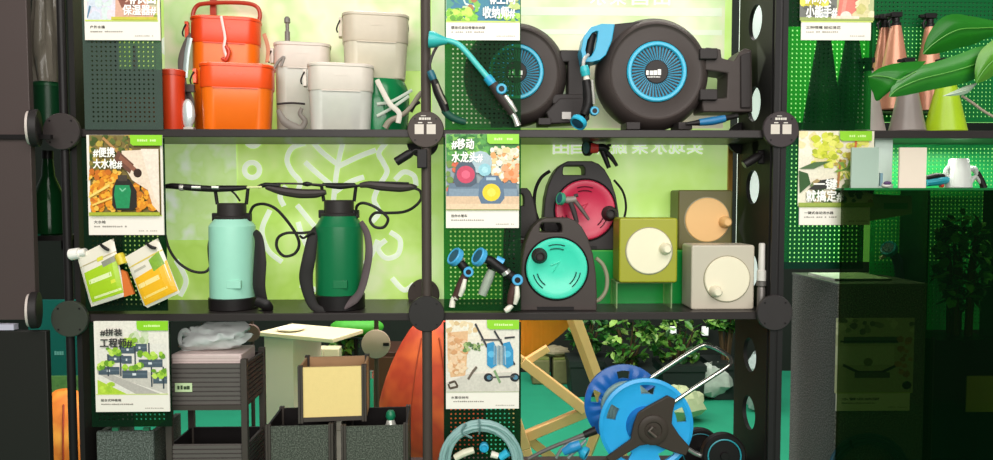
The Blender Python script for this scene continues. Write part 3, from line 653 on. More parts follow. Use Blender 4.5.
# ---------------------------------------------------------------- spray guns
def vdir(a, b):
    return (L(*b)-L(*a)).normalized()
def spray_gun(name, label, Y, px, py, z=None, parts=(), group=None, cat='spray gun'):
    """parts: ('head',(x,y),(tox,toy),r,len,col) | ('tube',pts,r,col,partname[,flat]) | ('dial',x,y,r,col)"""
    o = T(name,label,cat,px,py,Y,z,group)
    for p in parts:
        q = MB()
        if p[0]=='head':
            _,a,b,r,ln,c1,c2 = p; d = vdir((*a,0),(*b,0)); d = (d+Vector((0,-.5,0))).normalized(); u = Here.u
            q.lathe(L(*a), d, [(r*.35*u,-ln*.9*u),(r*.45*u,-ln*.5*u),(r*.8*u,-ln*.1*u),(r*.9*u,0)],24); q.build('nozzle_cone', c2, o)
            q = MB(); q.lathe(L(*a), d, [(r*.92*u,-ln*.12*u),(r*u,0),(r*u,ln*.5*u),(r*.9*u,ln*.6*u),(r*.78*u,ln*.56*u),(r*.7*u,ln*.5*u)],24); h = q.build('spray_head', c1, o)
            q = MB(); q.lathe(L(*a), d, [(r*.72*u,ln*.45*u),(r*.72*u,ln*.54*u),(r*.3*u,ln*.58*u)],20); q.build('spray_face', mat('#2c5a72',.4), h)
        elif p[0]=='tube':
            q.tpx(p[1], p[2], 12, flat=(p[5] if len(p)>5 else None)); q.build(p[4], p[3], o)
        elif p[0]=='dial':
            _,x,y,r,c,dy = p; q.lpx(x,y,dy,(0,-1,0),[(r,-4),(r,1),(r*.85,2),(r*.55,2),(r*.5,.8)],20); dl = q.build('dial', c, o)
            q = MB(); q.lpx(x,y,dy,(0,-1,0),[(r*.55,-2),(r*.5,1.4)],16); q.build('dial_core', m_black, dl)
    return o
m_turq = mat('#3ab5b4',.35); m_grip = mat('#3a302e',.5,bump=.1); m_cream = mat('#e6dfd0',.35); m_silver = mat('#cfcbc2',.25,metal=.6)
spray_gun('watering_wand','turquoise watering wand hanging slantwise across the perforated board',-.035,480,80,None,[
 ('tube',[(443,40.5),(450,41),(459,45),(468,54),(478,66),(488,78),(490,81)],[2.8,2.8,2.9,3,3,3.1,3.2],mat('#4cc0bc',.3),'wand_tube'),
 ('tube',[(487,77),(491,82),(494,86)],[4.6,4.8,4.2],m_blue,'collar'),
 ('tube',[(493,84),(500,95),(508,106),(513,114)],[5,5.6,5,4],m_grip,'grip'),
 ('tube',[(505,96,-.012),(511,104,-.014),(516,112,-.012)],[2.2,2.6,2],m_silver,'trigger'),
 ('dial',501.5,89,5.4,m_blue,-.014),
 ('tube',[(511,112),(515,118),(518,126)],[3.4,2.8,3.4],m_silver,'hose_tail')],cat='watering wand')
o = bpy.data.objects['watering_wand']; q = MB(); u = Here.u
q.lathe(L(431,39.5),vdir((431,39.5),(447,41)),[(8*u,-2*u),(8.4*u,0),(7.6*u,4*u),(5*u,10*u),(3*u,16*u)],24); q.build('shower_head', m_turq, o)
spray_gun('spray_gun','black spray gun with dark teal collar hanging by a looped hose at the shelf post',-.03,441,100,None,[
 ('tube',[(447,41),(439,44),(433,54),(430,64),(431,73)],1.4,m_dgrey,'hose_loop'),
 ('tube',[(430,71),(432,76),(434,80)],[3.4,4,3.4],mat('#1d5f70',.4),'collar'),
 ('tube',[(434,80),(438,92),(443,103),(446,112)],[3.6,4.6,4.6,3.8],m_black,'grip'),
 ('tube',[(437,84,-.012),(441,94,-.014),(446,104,-.012)],1.3,mat('#8c8276',.4),'trigger'),
 ('tube',[(444,110),(450,116),(458,120),(466,122)],[3.6,4,3.6,3],mat('#1c4a3c',.45),'nozzle')])
spray_gun('spray_gun','black spray gun with blue shower head dangling from the visible reel guide',.03,588,100,None,[
 ('tube',[(588,55,.03),(584,60),(583,70)],1.8,mat('#b9b6b0',.4),'hose_end'),
 ('tube',[(584,66),(585,71),(586,76)],[4,5,4.2],m_teal,'collar'),
 ('tube',[(586,76),(587,81)],[3,3.2],m_cream,'coupling'),
 ('tube',[(586,80),(588,92),(588,104),(584,115)],[4,5.4,5.4,4.4],m_black,'grip'),
 ('tube',[(592,80,-.01),(593,92,-.014),(594,104,-.01)],1.3,mat('#a8a49c',.4),'trigger'),
 ('tube',[(584,105,0),(589,108,-.004),(593,110.5,-.006)],2.2,m_black,'dial_stem'),
 ('dial',594.5,111,4.6,m_blue,-.01),
 ('head',(579.5,121),(575,127),8.5,8,cy_blue,m_black)])
o = spray_gun('hose_lance','dark blue hose lance lying on the shelf under the reel bracket',.04,708,126,Z1,[
 ('tube',[(686,124),(700,122.5)],[1.6,3.2],m_black,'nozzle_tip'),
 ('tube',[(699,122.5),(712,121),(725,118.5)],[3.4,4.2,3.6],mat('#1e6fa0',.4),'barrel'),
 ('tube',[(724,118.5),(732,117),(738,116)],[3.4,2.4,2],m_black,'tail')],cat='hose lance')

# ================================================================ spotlights under the discs
def spot(x, y, dx, label, Y=-.005):
    o = T('spotlight',label,'spotlight',x,y,Y,None)
    q = MB(); q.tpx([(x+8*dx,y-3),(x+14*dx,y-7),(x+21*dx,y-6)], 1.5, 8); q.build('arm', m_black, o)
    q = MB(); a = L(x-6*dx,y+5); b = L(x+10*dx,y-5); ax = (b-a).normalized(); u = Here.u; ln = (b-a).length
    q.lathe(a,ax,[(4.0*u,0),(4.4*u,.001),(4.4*u,ln*.8),(3.4*u,ln)],20); q.build('lamp_can', m_black, o)
    q = MB(); q.lathe(a-ax*.0006,ax,[(3.4*u,0),(3.4*u,.001)],16); q.build('lens', mat('#8d8a80',.2), o)
    return o
o = spot(402,157,1,'small black spotlight under the round disc at the middle post')
q = MB(); q.bpx(417,149,427,168,-.02,-.004); q.build('mount_block', m_black, o, bevel=.002)
o = spot(750,160,1,'small black spotlight in front of the holed side panel',.06)
q = MB(); q.bpx(758,150,773,164,.0,.02); q.build('mount_block', m_black, o, bevel=.004)
# ================================================================ middle shelf, pressure sprayers
def sprayer(cx, Y, half, rows, body, label):
    y_han, y_cap, y_neck, y_sh, y_band = rows
    o = T('pressure_sprayer',label,'sprayer',cx,312,Y,Z2,'pressure sprayers'); u = Here.u; B = Here.B; z = lambda r: L(cx,r,.062).z
    c = (L(cx,300,.062).x,.062,0); u *= (D+Y+.062)/(D+Y)
    q = MB(); q.lathe(c,(0,0,1),[((half-.4)*u,z(y_band)-.002),(half*u,z(y_band)+.004),((half-.2)*u,z(y_sh)),((half-2.2)*u,z(y_sh)+.008),((half-7)*u,z(y_neck)+.004),((half-9)*u,z(y_neck))],40)
    bd = q.build('tank', body, o)
    q = MB(); q.bpx(cx-7,B-31,cx+7,B-23,.062-half*u-.0006,.062-half*u+.01); q.build('raised_plate', body, bd, bevel=.001)
    q = MB(); q.lathe(c,(0,0,1),[((half+.2)*u,0),((half+1.2)*u,.003),((half+1.2)*u,z(y_band)),((half-.5)*u,z(y_band)+.003)],40); q.build('foot_band', m_black, o)
    q = MB(); ch = half*.62; q.lathe(c,(0,0,1),[(ch*1.18*u,z(y_neck)-.003),(ch*1.2*u,z(y_neck)+.007),(ch*u,z(y_neck)+.01),(ch*u,z(y_cap)-.004),(ch*.9*u,z(y_cap))],32); q.build('pump_cap', mat('#2f2b2a',.45,bump=.1), o)
    for k in (-1,1):
        q = MB(); q.box((c[0]+k*ch*1.15*u,.062,z(y_neck)+.006),(6*u,.02,8*u)); q.build('cap_lug', m_black, o, bevel=.002)
    q = MB(); w = ch+2; a = z(y_cap)-.004; b = z(y_han)
    q.tube([(c[0]+t*w*u,.062,z_) for t,z_ in ((-.9,a),(-.97,(a+b)/2),(-1.02,b-.006),(-.94,b),(0,b),(.94,b),(1.02,b-.006),(.97,(a+b)/2),(.9,a))],1.7*u,10)
    q.build('pump_handle', m_black, o)
    return o
m_hose = mat('#23211f',.45)
o = sprayer(233.5,.035,22.3,(187,203,219,226,297),mat('#9fd8c2',.35,var=.04),'mint green pressure sprayer with black cap and carrying strap')
q = MB(); q.tpx([(255,232,.05),(259,240,.02),(260,262,.01),(259,285,.01),(262,300,.02)], [3,5.5,8,8,7], 12, flat=.45); q.build('carry_strap', mat('#2b2827',.7,bump=.3), o)
q = MB(); q.tpx([(256,301,.0),(266,305,.0),(268,310,.01),(260,312,.02)], [5,6,4.5,3], 10, flat=.6); q.build('strap_tail', m_black, o)
q = MB(); q.tpx([(212,233,.05),(209,246,.05),(210,262,.05),(212,272,.05)], 1.6, 8); q.build('strap_edge', m_black, o)
q = MB(); q.tpx([(250,213,.05),(254,206,.04),(264,204,.02),(276,209,.02),(288,222,.02),(297,236,.02),(299,246,.02),(294,254,.02),(284,256,.02),(277,248,.02),(278,238,.02),(287,233,.02),(302,233,.03),(318,231,.05)], 1.5, 8); q.build('hose', m_hose, o)
q = MB(); q.tpx([(164,207,.03),(164,224,.03),(168,246,.03),(178,262,.03),(192,271,.03),(205,272,.03),(211,266,.04)], 1.4, 8); q.build('hose', m_hose, o)
q = MB(); q.tpx([(229,189,.03),(235,194,.03),(240,201,.04)], 1.0, 8); q.build('lance_lead', m_hose, o)
o = sprayer(340,.03,23.6,(184.5,200,216,226,294),mat('#0c6b3f',.3,var=.05),'dark green pressure sprayer with two black shoulder straps')
q = MB(); q.tpx([(318,226,.05),(313,236,.02),(309,258,.0),(306,278,.0),(310,298,.0),(316,308,.0),(326,311,.0)], [2.5,5,6.6,6.8,5.4,4.4,3], 12, flat=.4); q.build('shoulder_strap', mat('#2a2827',.7,bump=.3), o)
q = MB(); q.tpx([(361,222,.05),(367,234,.02),(369,252,.0),(366,272,.0),(361,290,.0),(354,300,.0),(340,309,-.002)], [2.5,3.6,4.2,4.2,4,4.4,3], 12, flat=.4); q.build('shoulder_strap', mat('#55484a',.7,bump=.3), o)
q = MB(); q.tpx([(317,236,.03),(311,233,.01),(304,238,.01),(300,236,.02)], 1.2, 8); q.build('hose_clip', m_hose, o)
q = MB(); q.tpx([(356,213,.05),(357,206,.04),(363,203,.02),(373,206,.02),(382,212,.02),(388,219,.02),(384,227,.02),(375,227,.02),(370,220,.02),(375,213,.02),(386,213,.02),(403,212,.02),(414,207,.01),(421,199,.01),(420,191,.01),(414,188,.01)], 1.5, 8); q.build('hose', m_hose, o)
def lance(label, px, Y, segs):
    o = T('spray_lance',label,'spray lance',px,188,Y,None,'spray lances')
    for nm,pts,r,m in segs:
        q = MB(); q.tpx(pts, r, 10); q.build(nm, m, o)
    return o
m_lance = mat('#3a3230',.4,bump=.1)
lance('black spray lance with silver marks resting across the mint sprayer handle',215,.06,[
 ('grip',[(163,187),(172,186),(190,187.5),(215,189),(236,188.5),(247,187.5)],[1.6,3,3.4,3.2,2.6,1.6],m_black),
 ('silver_band',[(180,187.6,-.004),(184,187.8,-.004)],3.2,m_silver),('silver_band',[(192,187.2,-.008),(201,187.6,-.008)],1.8,m_silver),('silver_band',[(212,187.4,-.008),(219,187.6,-.008)],1.8,m_silver),
 ('rod',[(244,187.5),(262,187)],1.1,mat('#d8dc9a',.3))])
lance('thick brown grip lance lying between the two pressure sprayers',290,.065,[
 ('tip',[(258,187),(266,185),(280,186)],[1.6,2.6,2.4],m_black),('grip',[(266,187),(282,191),(300,193.5),(316,193.5),(326,192)],[2.2,4.4,5,4.6,2.4],m_lance),
 ('trigger_bar',[(266,184),(284,183.5),(302,184),(322,186)],1.0,m_black)])
lance('long thin lance with thick black grip resting on the dark green sprayer',350,.05,[
 ('rod',[(280,183.5),(308,184),(325,185)],1.0,m_lance),('joint',[(303,184),(307,184),(312,184.2)],[1.6,2.6,1.4],m_black),
 ('valve',[(326,185.5),(340,186.5),(354,185.5)],[2.2,3,2.2],m_black),('neck',[(354,186),(362,185.5)],1.4,m_black),
 ('grip',[(360,185.6),(368,184.6),(380,186),(400,187.5),(411,187),(417,187.5)],[2.4,3.6,4.8,4.8,3.6,1.6],m_lance),
 ('trigger_bar',[(368,182.2,-.004),(390,182.6,-.006),(409,183.4,-.004)],1.2,m_black)])

# ---------------------------------------------------------------- fertiliser pouches
def pouch(name, label, quad, Y, parts, th=.03):
    px = sum(p[0] for p in quad)/4; o = T(name,label,'pouch',px,max(p[1] for p in quad),Y,None,'fertiliser pouches')
    qd = [L(*p) for p in quad]                       # top-left, top-right, bottom-right, bottom-left
    def surf(u,v,side):
        p = bilinear(qd,u,v); b = (max(0,1-(2*u-1)**4)*max(0,1-(2*v-1)**2))**.6*th/2*(.35+.65*v)
        return p+Vector((0,-side*b,0))
    q = MB(); n = 14
    for side in (1,-1):
        vs = [surf(i/n,j/n,side) for j in range(n+1) for i in range(n+1)]
        q.add(vs, [(j*(n+1)+i,j*(n+1)+i+1,(j+1)*(n+1)+i+1,(j+1)*(n+1)+i) for j in range(n) for i in range(n)])
    q.build('pouch_body', mat('#e4dccb',.3,var=.05,bump=.2,scale=18), o, smooth=70)
    for nm,pts,m in parts:
        q = MB(); k = 8                              # flat prints follow the bulge
        a,b,c,d = [Vector((*p,0)) for p in pts]; vs=[]
        for off in (.0004,.0009):
            for j in range(k+1):
                for i in range(k+1):
                    w = bilinear((a,b,c,d),i/k,j/k); vs.append(surf(w.x,w.y,1)+Vector((0,-off,0)))
        N_ = (k+1)**2
        q.add(vs, [(s*N_+j*(k+1)+i,s*N_+j*(k+1)+i+1,s*N_+(j+1)*(k+1)+i+1,s*N_+(j+1)*(k+1)+i) for s in (0,1) for j in range(k) for i in range(k)])
        q.build(nm, m, o, smooth=0)
    return o, surf
R4 = lambda u0,v0,u1,v1: [(u0,v0),(u1,v0),(u1,v1),(u0,v1)]
lime = mat('#a4c81e',.35,var=.1,scale=20); yel = mat('#f0b41c',.35,var=.1,scale=20)
o,sf = pouch('fertiliser_pouch','white pouch with lime green label and white corner spout',[(77,256),(113.5,238),(126,296),(91,307)],-.045,[
 ('green_label',[(.1,.36),(.98,.34),(.97,.93),(.1,.93)],lime),('label_band',R4(.18,.52,.8,.60),mat('#dfe8b0',.4)),('label_band',R4(.2,.84,.95,.88),mat('#dfe8a8',.4)),
 ('seal_line',R4(.0,.22,1,.24),mat('#b9ac84',.4)),('grey_mark',[(.6,.3),(.95,.28),(.95,.38),(.62,.4)],mat('#8c8c7c',.4)),('yellow_mark',R4(.5,.2,.66,.27),mat('#d8d040',.4)),('label_mark',R4(.74,.66,.86,.72),mat('#d4d838',.4))])
q = MB(); q.lathe(L(83,252.5),vdir((83,252.5),(69,255)),[(4*Here.u,-3*Here.u),(4*Here.u,3*Here.u),(5.6*Here.u,3.4*Here.u),(5.8*Here.u,12*Here.u),(5*Here.u,13*Here.u)],18); q.build('spout_cap', mat('#efeae2',.35), o)
q = MB(); q.ppx([(121,270),(126,272),(134,294),(124,297)], -.002,.006); q.build('orange_gusset', mat('#d8702c',.4), o)
q = MB(); q.tpx([(100,244,-.006),(105,248,-.012),(109,250,-.012)], [1,1.8,1.2], 8); q.build('hang_slot', m_black, o)
o,sf = pouch('fertiliser_pouch','white pouch with yellow orange label and green fruit print',[(125,257),(158,238),(180,293),(145,309)],-.05,[
 ('yellow_label',[(.06,.44),(1,.4),(.98,.95),(.06,.95)],yel),('label_band',R4(.1,.56,.7,.64),mat('#f4dc90',.4)),('label_band',R4(.12,.8,.8,.84),mat('#f6d878',.4)),('fruit_leaf',[(.58,.26),(.9,.2),(.94,.44),(.62,.48)],mat('#7ea832',.4,var=.25,scale=90)),
 ('seal_line',R4(.0,.2,1,.225),mat('#d8c05a',.4)),('small_print',R4(.12,.3,.46,.34),mat('#b8b2a0',.4))])
q = MB(); q.tpx([(146,243,-.006),(151,247,-.012),(156,248,-.012)], [1,1.8,1.2], 8); q.build('hang_slot', m_black, o)
q = MB(); q.lathe(L(122,262),vdir((122,262),(119,254)),[(4.6*Here.u,-2*Here.u),(4.8*Here.u,7*Here.u),(3.6*Here.u,9*Here.u)],16); q.build('spout_cap', mat('#d8c232',.35), o)

# ---------------------------------------------------------------- spray guns on the middle board
m_head = mat('#4aa8da',.35); m_hc = mat('#d8cfa0',.35,metal=.2); m_brown = mat('#4a322e',.45)
spray_gun('spray_gun','spray gun nearest the post with tilted blue head and brown grip',-.03,458,280,None,[
 ('head',(457,258),(449,252),9.6,9,m_head,m_hc),('tube',[(458,260),(463,266),(467,271)],[4,4.6,4.4],m_black,'neck'),
 ('dial',468.5,272,5.2,m_head,-.014),('tube',[(466,274),(461,285),(456,296),(454,300)],[4,4.6,3.8,2.6],m_brown,'grip'),
 ('tube',[(465,279,-.012),(463,288,-.014),(460,296,-.01)],[1.8,2.8,2.2],m_cream,'trigger'),('tube',[(456,297),(453,300),(452,307)],[4,2.6,3.2],m_cream,'hose_tail')],'blue headed spray guns')
spray_gun('spray_gun','spray gun with long black body ending above the teal cassette',-.035,500,280,None,[
 ('head',(481,258),(473,253),9.6,9,m_head,m_hc),('tube',[(481,259),(489,260),(497,266),(508,274),(515,278)],[3.4,4.6,5.2,5,4.6],m_black,'barrel'),
 ('tube',[(505,271,-.008),(507,274,-.008)],4.8,m_silver,'silver_ring'),('dial',517.5,280,5.6,m_head,-.016),
 ('tube',[(515,284),(512,295),(510,304)],[4.4,4.6,3.4],m_brown,'grip'),('tube',[(517,286,-.012),(517,296,-.014),(515,304,-.01)],[2,3,2],m_cream,'trigger'),('tube',[(512,305),(508,309),(505,311)],[2.6,3.2,2.4],m_cream,'hose_tail')],'blue headed spray guns')
spray_gun('spray_gun','stubby spray gun with blue top and grey mesh grip between two others',-.02,494,270,None,[
 ('tube',[(496,259),(503,263)],[4,4.4],m_head,'blue_top'),('tube',[(488,268),(494,264),(501,268)],[3,4.6,4],m_black,'body'),
 ('tube',[(492,270),(488,280),(482,295)],[4.2,5,4.4],mat('#9aa394',.5,bump=.5,scale=80),'grip')],'blue headed spray guns')
# ================================================================ cassette hose reels
def cassette(name, label, x0, y0, x1, y1, Y, z, disc_col, crank, dc=None, k_r=30.7, deep=.1, shell=None):
    "upright hose cassette with carry handle; authored on the proportions of a 77 x 93 pixel front"
    o = T(name,label,'hose cassette',(x0+x1)/2,y1,Y,z,'portable hose cassettes'); B = Here.B; u = Here.u
    sx = (x1-x0)/77.0; sy = (B-y0)/93.0
    f = lambda a,b: (x0+a*sx, y0+b*sy)
    outl = [f(*p) for p in ((0,93),(.6,60),(2,40),(5,26),(11,12),(18,4),(25,0),(49,0),(56,3),(62,9),(68,20),(73,36),(76,55),(77,75),(77,93))]
    hole = [f(*p) for p in ((20,16),(20,14),(20,10),(20,8.6),(20,6.5),(21.5,5),(30,5),(38,5),(40.5,5),(42,6.5),(42,9),(42,13),(42,15.6),(36,15.2),(28,15.2))]
    # shell: two halves meeting at the centre line, with the handle opening cut through
    sh = shell or m_reel; mid = 31
    lf = [(mid,93),(0,93),(.6,60),(2,40),(5,26),(9,16),(13,9),(18,4),(25,0),(mid,0),(mid,5),(22.5,5),(20.5,7),(20,10),(20,14.5),(mid,14.5)]
    rt = [(mid,0),(49,0),(56,3),(62,9),(68,20),(73,36),(76,55),(77,75),(77,93),(mid,93),(mid,14.5),(42,14.5),(42,10),(41.5,7),(39.5,5),(mid,5)]
    q = MB()
    for half,sk in ((lf,(9,15)),(rt,(9,15))):
        p = [L(*f(*c),0) for c in half]; q.prism_open([(v.x,v.z) for v in p], 0, deep, sk)
    bd = q.build('shell', sh, o, bevel=.004, seg=3)
    cx, cy = dc or f(37,51); k = k_r/30.7; ax = (0,-1,0)
    q = MB(); q.lpx(cx,cy,0,ax,[(32.5*k,-2),(32.5*k,.8),(31.6*k,1.6),(31*k,.6)],48); q.build('rim_ring', m_black, o)
    q = MB(); q.lpx(cx,cy,0,ax,[(30.7*k,-2),(30.7*k,1.6),(29.6*k,2.6),(23*k,2.9),(22*k,2.4),(5,2.4)],48); dk = q.build('reel_disc', disc_col, o)
    for a in (90,215,330):
        for rr in (20,24):
            q = MB(); q.tube([L(cx+rr*k*math.cos(math.radians(a+t)),cy-rr*k*math.sin(math.radians(a+t)),-.003*1-2.2*u) for t in (-20,-10,0,10,20)], .6*u, 6)
            q.build('slot', mat('#1c4a44',.5) if disc_col==m_tealdisc else mat('#5a1024',.5), dk)
    q = MB(); q.tpx([(cx-6,cy-3,-.009),(cx+3,cy-7,-.009)],.6,6,smooth=False); q.tpx([(cx+3,cy-7,-.009),(cx-4,cy+4,-.009)],.5,6,smooth=False); q.build('embossed_mark', disc_col, dk)
    kx,ky = crank
    q = MB(); q.lpx(kx,ky,-.006,ax,[(8*k,-1),(8*k,1.5),(7*k,3),(5.5*k,7),(5.2*k,11),(4*k,12),(3.2*k,9)],24); q.build('crank_knob', m_reel2, dk)
    q = MB(); a,b = f(15,B and 90); q.bpx(f(17,0)[0],B-4.2,f(54,0)[0],B-.6,-.001,.004); q.build('foot_slot', m_black, o)
    return o
m_tealdisc = mat('#3ed3b2',.3,var=.04); m_reddisc = mat('#c21f46',.35,var=.06)
o = cassette('hose_cassette','grey hose cassette with turquoise disc standing at the shelf front',520,218,597,311,.03,Z2,m_tealdisc,(539.3,255.6),(556.7,268.5))
q = MB(); q.tpx([(596,258,.05),(603,265,.05),(607,277,.05),(606,290,.05),(600,299,.05),(593,302,.05)], 2.1, 10); q.build('hose', mat('#8f8d72',.5), o)
# green risers
gr = mat('#18a548',.25,alpha=.8,tint='#35c860')
o = T('acrylic_riser','bright green translucent acrylic riser at the back carrying the red cassette and tan dial timer','riser',650,300,.165,Z2); B = Here.B
hz = .165
q = MB(); w0 = L(540,B).x; w1 = L(734,B).x
q.box(((w0+w1)/2,.052,hz-.002),(w1-w0,.104,.004)); q.build('deck', mat('#4fb84a',.25,alpha=.85,tint='#70d060'), o)
q = MB(); q.box(((w0+w1)/2,.002,(hz-.004)/2),(w1-w0,.004,hz-.004)); q.build('apron', gr, o)
for w in (w0+.002,w1-.002):
    q = MB(); q.box((w,.054,(hz-.004)/2),(.004,.1,hz-.004)); q.build('side_sheet', gr, o)
zr = Z2+hz
q = MB(); q.box((L(692,B).x,-.001,hz-.006),(.05,.003,.012)); q.build('yellow_strip', mat('#c8b81c',.4), o)
o = cassette('hose_cassette','grey hose cassette with crimson disc raised behind the turquoise one',543,161,620,256,.17,zr,m_reddisc,(609,213.5),(585,210),30,.09,mat('#383434',.5,bump=.12))
q = MB(); q.tpx([(550,171,.04),(541,178,.04),(535,192,.04),(535,210,.04),(541,226,.04),(548,236,.04)], 1.8, 10); q.build('hose', m_black, o)
q = MB(); q.tpx([(614,180,.04),(623,192,.04),(626,208,.04),(622,224,.04),(616,236,.04)], 1.2, 8); q.build('hose', m_black, o)
o = cassette('hose_cassette','dark hose cassette at the back between the poster and the turquoise cassette',503,188,541,300,.175,Z2,mat('#5a5654',.5),(528,250),None,14,.07,mat('#3a3634',.5))
spray_gun('spray_gun','black spray gun with red collar clipped on top of the crimson cassette',.17,597,160,None,[
 ('head',(589,148),(583,148),8,7,m_black,m_black),('tube',[(590,148,-.01),(598,148.5,-.01)],[6,4.4],mat('#c4302c',.4),'red_collar'),
 ('tube',[(596,148),(603,148),(608,151)],[3.6,4.4,3.6],m_black,'body'),('tube',[(602,150),(606,160),(609,168)],[3,2.6,2.2],m_black,'stem_pipe'),
 ('tube',[(604,150),(611,157),(617,166)],[2.6,2.4,1.6],m_black,'lever'),('tube',[(607,146),(611,145)],[1.6,1.2],m_black,'catch')])
spray_gun('spray_gun','small grey spray gun with green head stuck on the crimson disc',.115,570,208,None,[
 ('head',(562,199),(556,198),6.5,6,mat('#3f9a78',.4),m_dgrey),('tube',[(561,199),(568,200),(576,199)],[2.6,3.6,3],mat('#8a8078',.45),'body'),
 ('tube',[(570,201),(574,212),(577,223)],[2.6,2.6,2],m_dgrey,'grip'),('tube',[(575,201),(582,210),(589,220)],[2.2,2,1.4],mat('#5f524e',.45),'lever'),('tube',[(574,196),(578,195)],1.8,m_dgrey,'catch')])

# ================================================================ watering timers
def timer(label, x0,y0,x1,y1, Y, z, col, dcol, dx,dy_,dr, kx,ky):
    o = T('watering_timer',label,'watering timer',(x0+x1)/2,y1,Y,z,'watering timers'); B = Here.B; u = Here.u
    a, b = L(x0,B), L(x1,y0); W = b.x-a.x; H = b.z; dp = .1
    q = MB(); q.prism(rrect(a.x,0,b.x,H,.008,6), 0, dp); q.build('case', mat(col,.4,var=.03), o, bevel=.005, seg=4)
    ax = (0,-1,0)
    q = MB(); q.lpx(dx,dy_,0,ax,[(dr+.9,-1),(dr+.9,.25),(dr+.3,.4)],48); q.build('groove_ring', mat('#8a8468',.5), o)
    q = MB(); q.lpx(dx,dy_,0,ax,[(dr,-1),(dr,1.2),(dr-.8,1.9),(4,1.9)],48); d = q.build('dial', mat(dcol,.4,var=.02), o)
    q = MB(); q.lpx(kx,ky,-.004,ax,[(6.2,0),(6.2,2),(5.4,4.6),(4.6,9),(3.2,10.4)],24); q.build('dial_knob', mat(dcol,.4,var=.04), d)
    return o
o = T('acrylic_riser','small clear acrylic riser under the olive timer','riser',642,300,.07,Z2); B = Here.B
hz2 = L(642,282).z
q = MB(); a,b = L(616,B).x,L(672,B).x
q.box(((a+b)/2,.045,hz2-.002),(b-a,.09,.004)); q.box((a+.002,.045,(hz2-.004)/2),(.004,.09,hz2-.004)); q.box((b-.002,.045,(hz2-.004)/2),(.004,.09,hz2-.004))
q.build('riser_sheet', mat('#c8e0a8',.2,alpha=.3,tint='#e4f0d0'), o)
timer('olive green watering timer with cream dial on the small clear riser',619,218,678,282,.05,Z2+hz2,'#9a9a1e','#e8e0c2',649,251,23.2,665,248.5)
timer('pale greige watering timer with cream dial standing on the shelf by the side panel',691,245,755,309,.04,Z2,'#bdb4a2','#e6dcc2',726.8,279,23,715,291)
timer('dark olive watering timer with tan dial on the green riser behind the greige one',678,190,733,246,.185,zr,'#5c5626','#dfb274',707,220,22.3,724.5,222)
o = T('tap_connector','white plastic tap connector standing beside the greige timer','connector',761,300,.03,Z2); B = Here.B; u = Here.u; z = lambda r:(B-r)*u
q = MB(); q.lathe((0,0,0),(0,0,1),[(4*u,0),(4*u,z(288)),(3*u,z(286)),(5*u,z(285)),(5*u,z(281)),(3.4*u,z(280))],18); q.build('thread_end', mat('#6f6a66',.4,metal=.4), o)
q = MB(); q.lathe((0,0,0),(0,0,1),[(4.6*u,z(280)),(4.6*u,z(270)),(3.4*u,z(269)),(3.2*u,z(243)),(2.6*u,z(242))],18); q.build('stem_tube', mat('#cfcac2',.4), o)
# ================================================================ lower shelf, planters
m_gran = speckle('#33382f','#6a7064',240)
m_post = mat('#453f3a',.5,bump=.1)
def ribbed(q, x0,x1,z0,z1,y,n,axis='x'):
    h = (z1-z0)/n
    for k in range(n):
        za, zb_ = z0+k*h, z0+(k+1)*h
        if axis=='x': q.box(((x0+x1)/2,y,(za+zb_)/2),(x1-x0,.008,h*.72)); q.box(((x0+x1)/2,y+.003,(za+zb_)/2),(x1-x0,.004,h))
        else: q.box((y,(x0+x1)/2,(za+zb_)/2),(.008,x1-x0,h*.72))
# ribbed two-tier planter
o = T('planter_tower','dark grey ribbed two tier planter with a pale green label','planter',206,480,.05,Z3); B = Here.B
X0, X1 = L(169,B).x, L(249,B).x; dp = .16
m_rib = mat('#5a5450',.5,bump=.1)
for r0,r1 in ((364,408),(445,487)):
    za, zb_ = L(200,r1).z, L(200,r0).z
    q = MB(); ribbed(q, X0,X1-.02,za+.008,zb_,.004,9); q.build('ribbed_board', m_rib, o)
    q = MB(); ribbed(q, .006,dp,za+.008,zb_+.004,X1-.004,9,'y'); q.build('ribbed_board', mat('#403b38',.5), o)
    q = MB(); q.box(((X0+X1)/2,dp/2+.004,za+.006),(X1-X0-.012,dp-.01,.01)); q.box((X0+.004,dp/2,(za+zb_)/2),(.006,dp-.01,zb_-za)); q.box(((X0+X1)/2,dp-.004,(za+zb_)/2+.002),(X1-X0,.007,zb_-za)); q.build('tray', m_black, o)
    q = MB(); q.box(((X0+X1)/2,.0,za+.002),(X1-X0,.012,.014)); q.build('bottom_rail', m_post, o)
zt_ = L(200,359).z
for x,y in ((X0+.004,.004),(X1-.008,.0),(X0+.004,dp),(X1-.006,dp)):
    q = MB(); q.box((x,y,zt_/2),(.018,.018,zt_)); q.build('leg', m_post, o, bevel=.002)
q = MB(); q.bpx(175,383,192,392,-.0035,-.002); lb = q.build('label_sticker', mat('#c4d8a8',.5), o)
small_print('label_lettering', mat('#3c4a34',.5), lb, 177,385.5,190,389.5,-.0036,4)
ztray = L(200,408).z+Here.loc.z
o = T('paper_pack','pinkish white pack lying in the ribbed planter under the plastic bag','pack',207,385,.062,ztray+.012); B = Here.B
q = MB(); q.bpx(172,354,241,B,.0,.13); pk = q.build('wrapped_stack', mat('#cdb9b4',.45,bump=.3,scale=30), o, bevel=.004)
q = MB()
for r in (358,361): q.bpx(172.5,r,240.5,r+.7,-.0004,.0)
q.build('sheet_line', mat('#a8928e',.5), o, smooth=0)
zpk = L(200,354).z+Here.loc.z
o = T('plastic_bag','crumpled translucent white plastic bag with a loop handle on the planter pack','bag',212,354,.09,zpk); u = Here.u
R = random.Random(3); q = MB(); n,k = 26,14; vs=[]
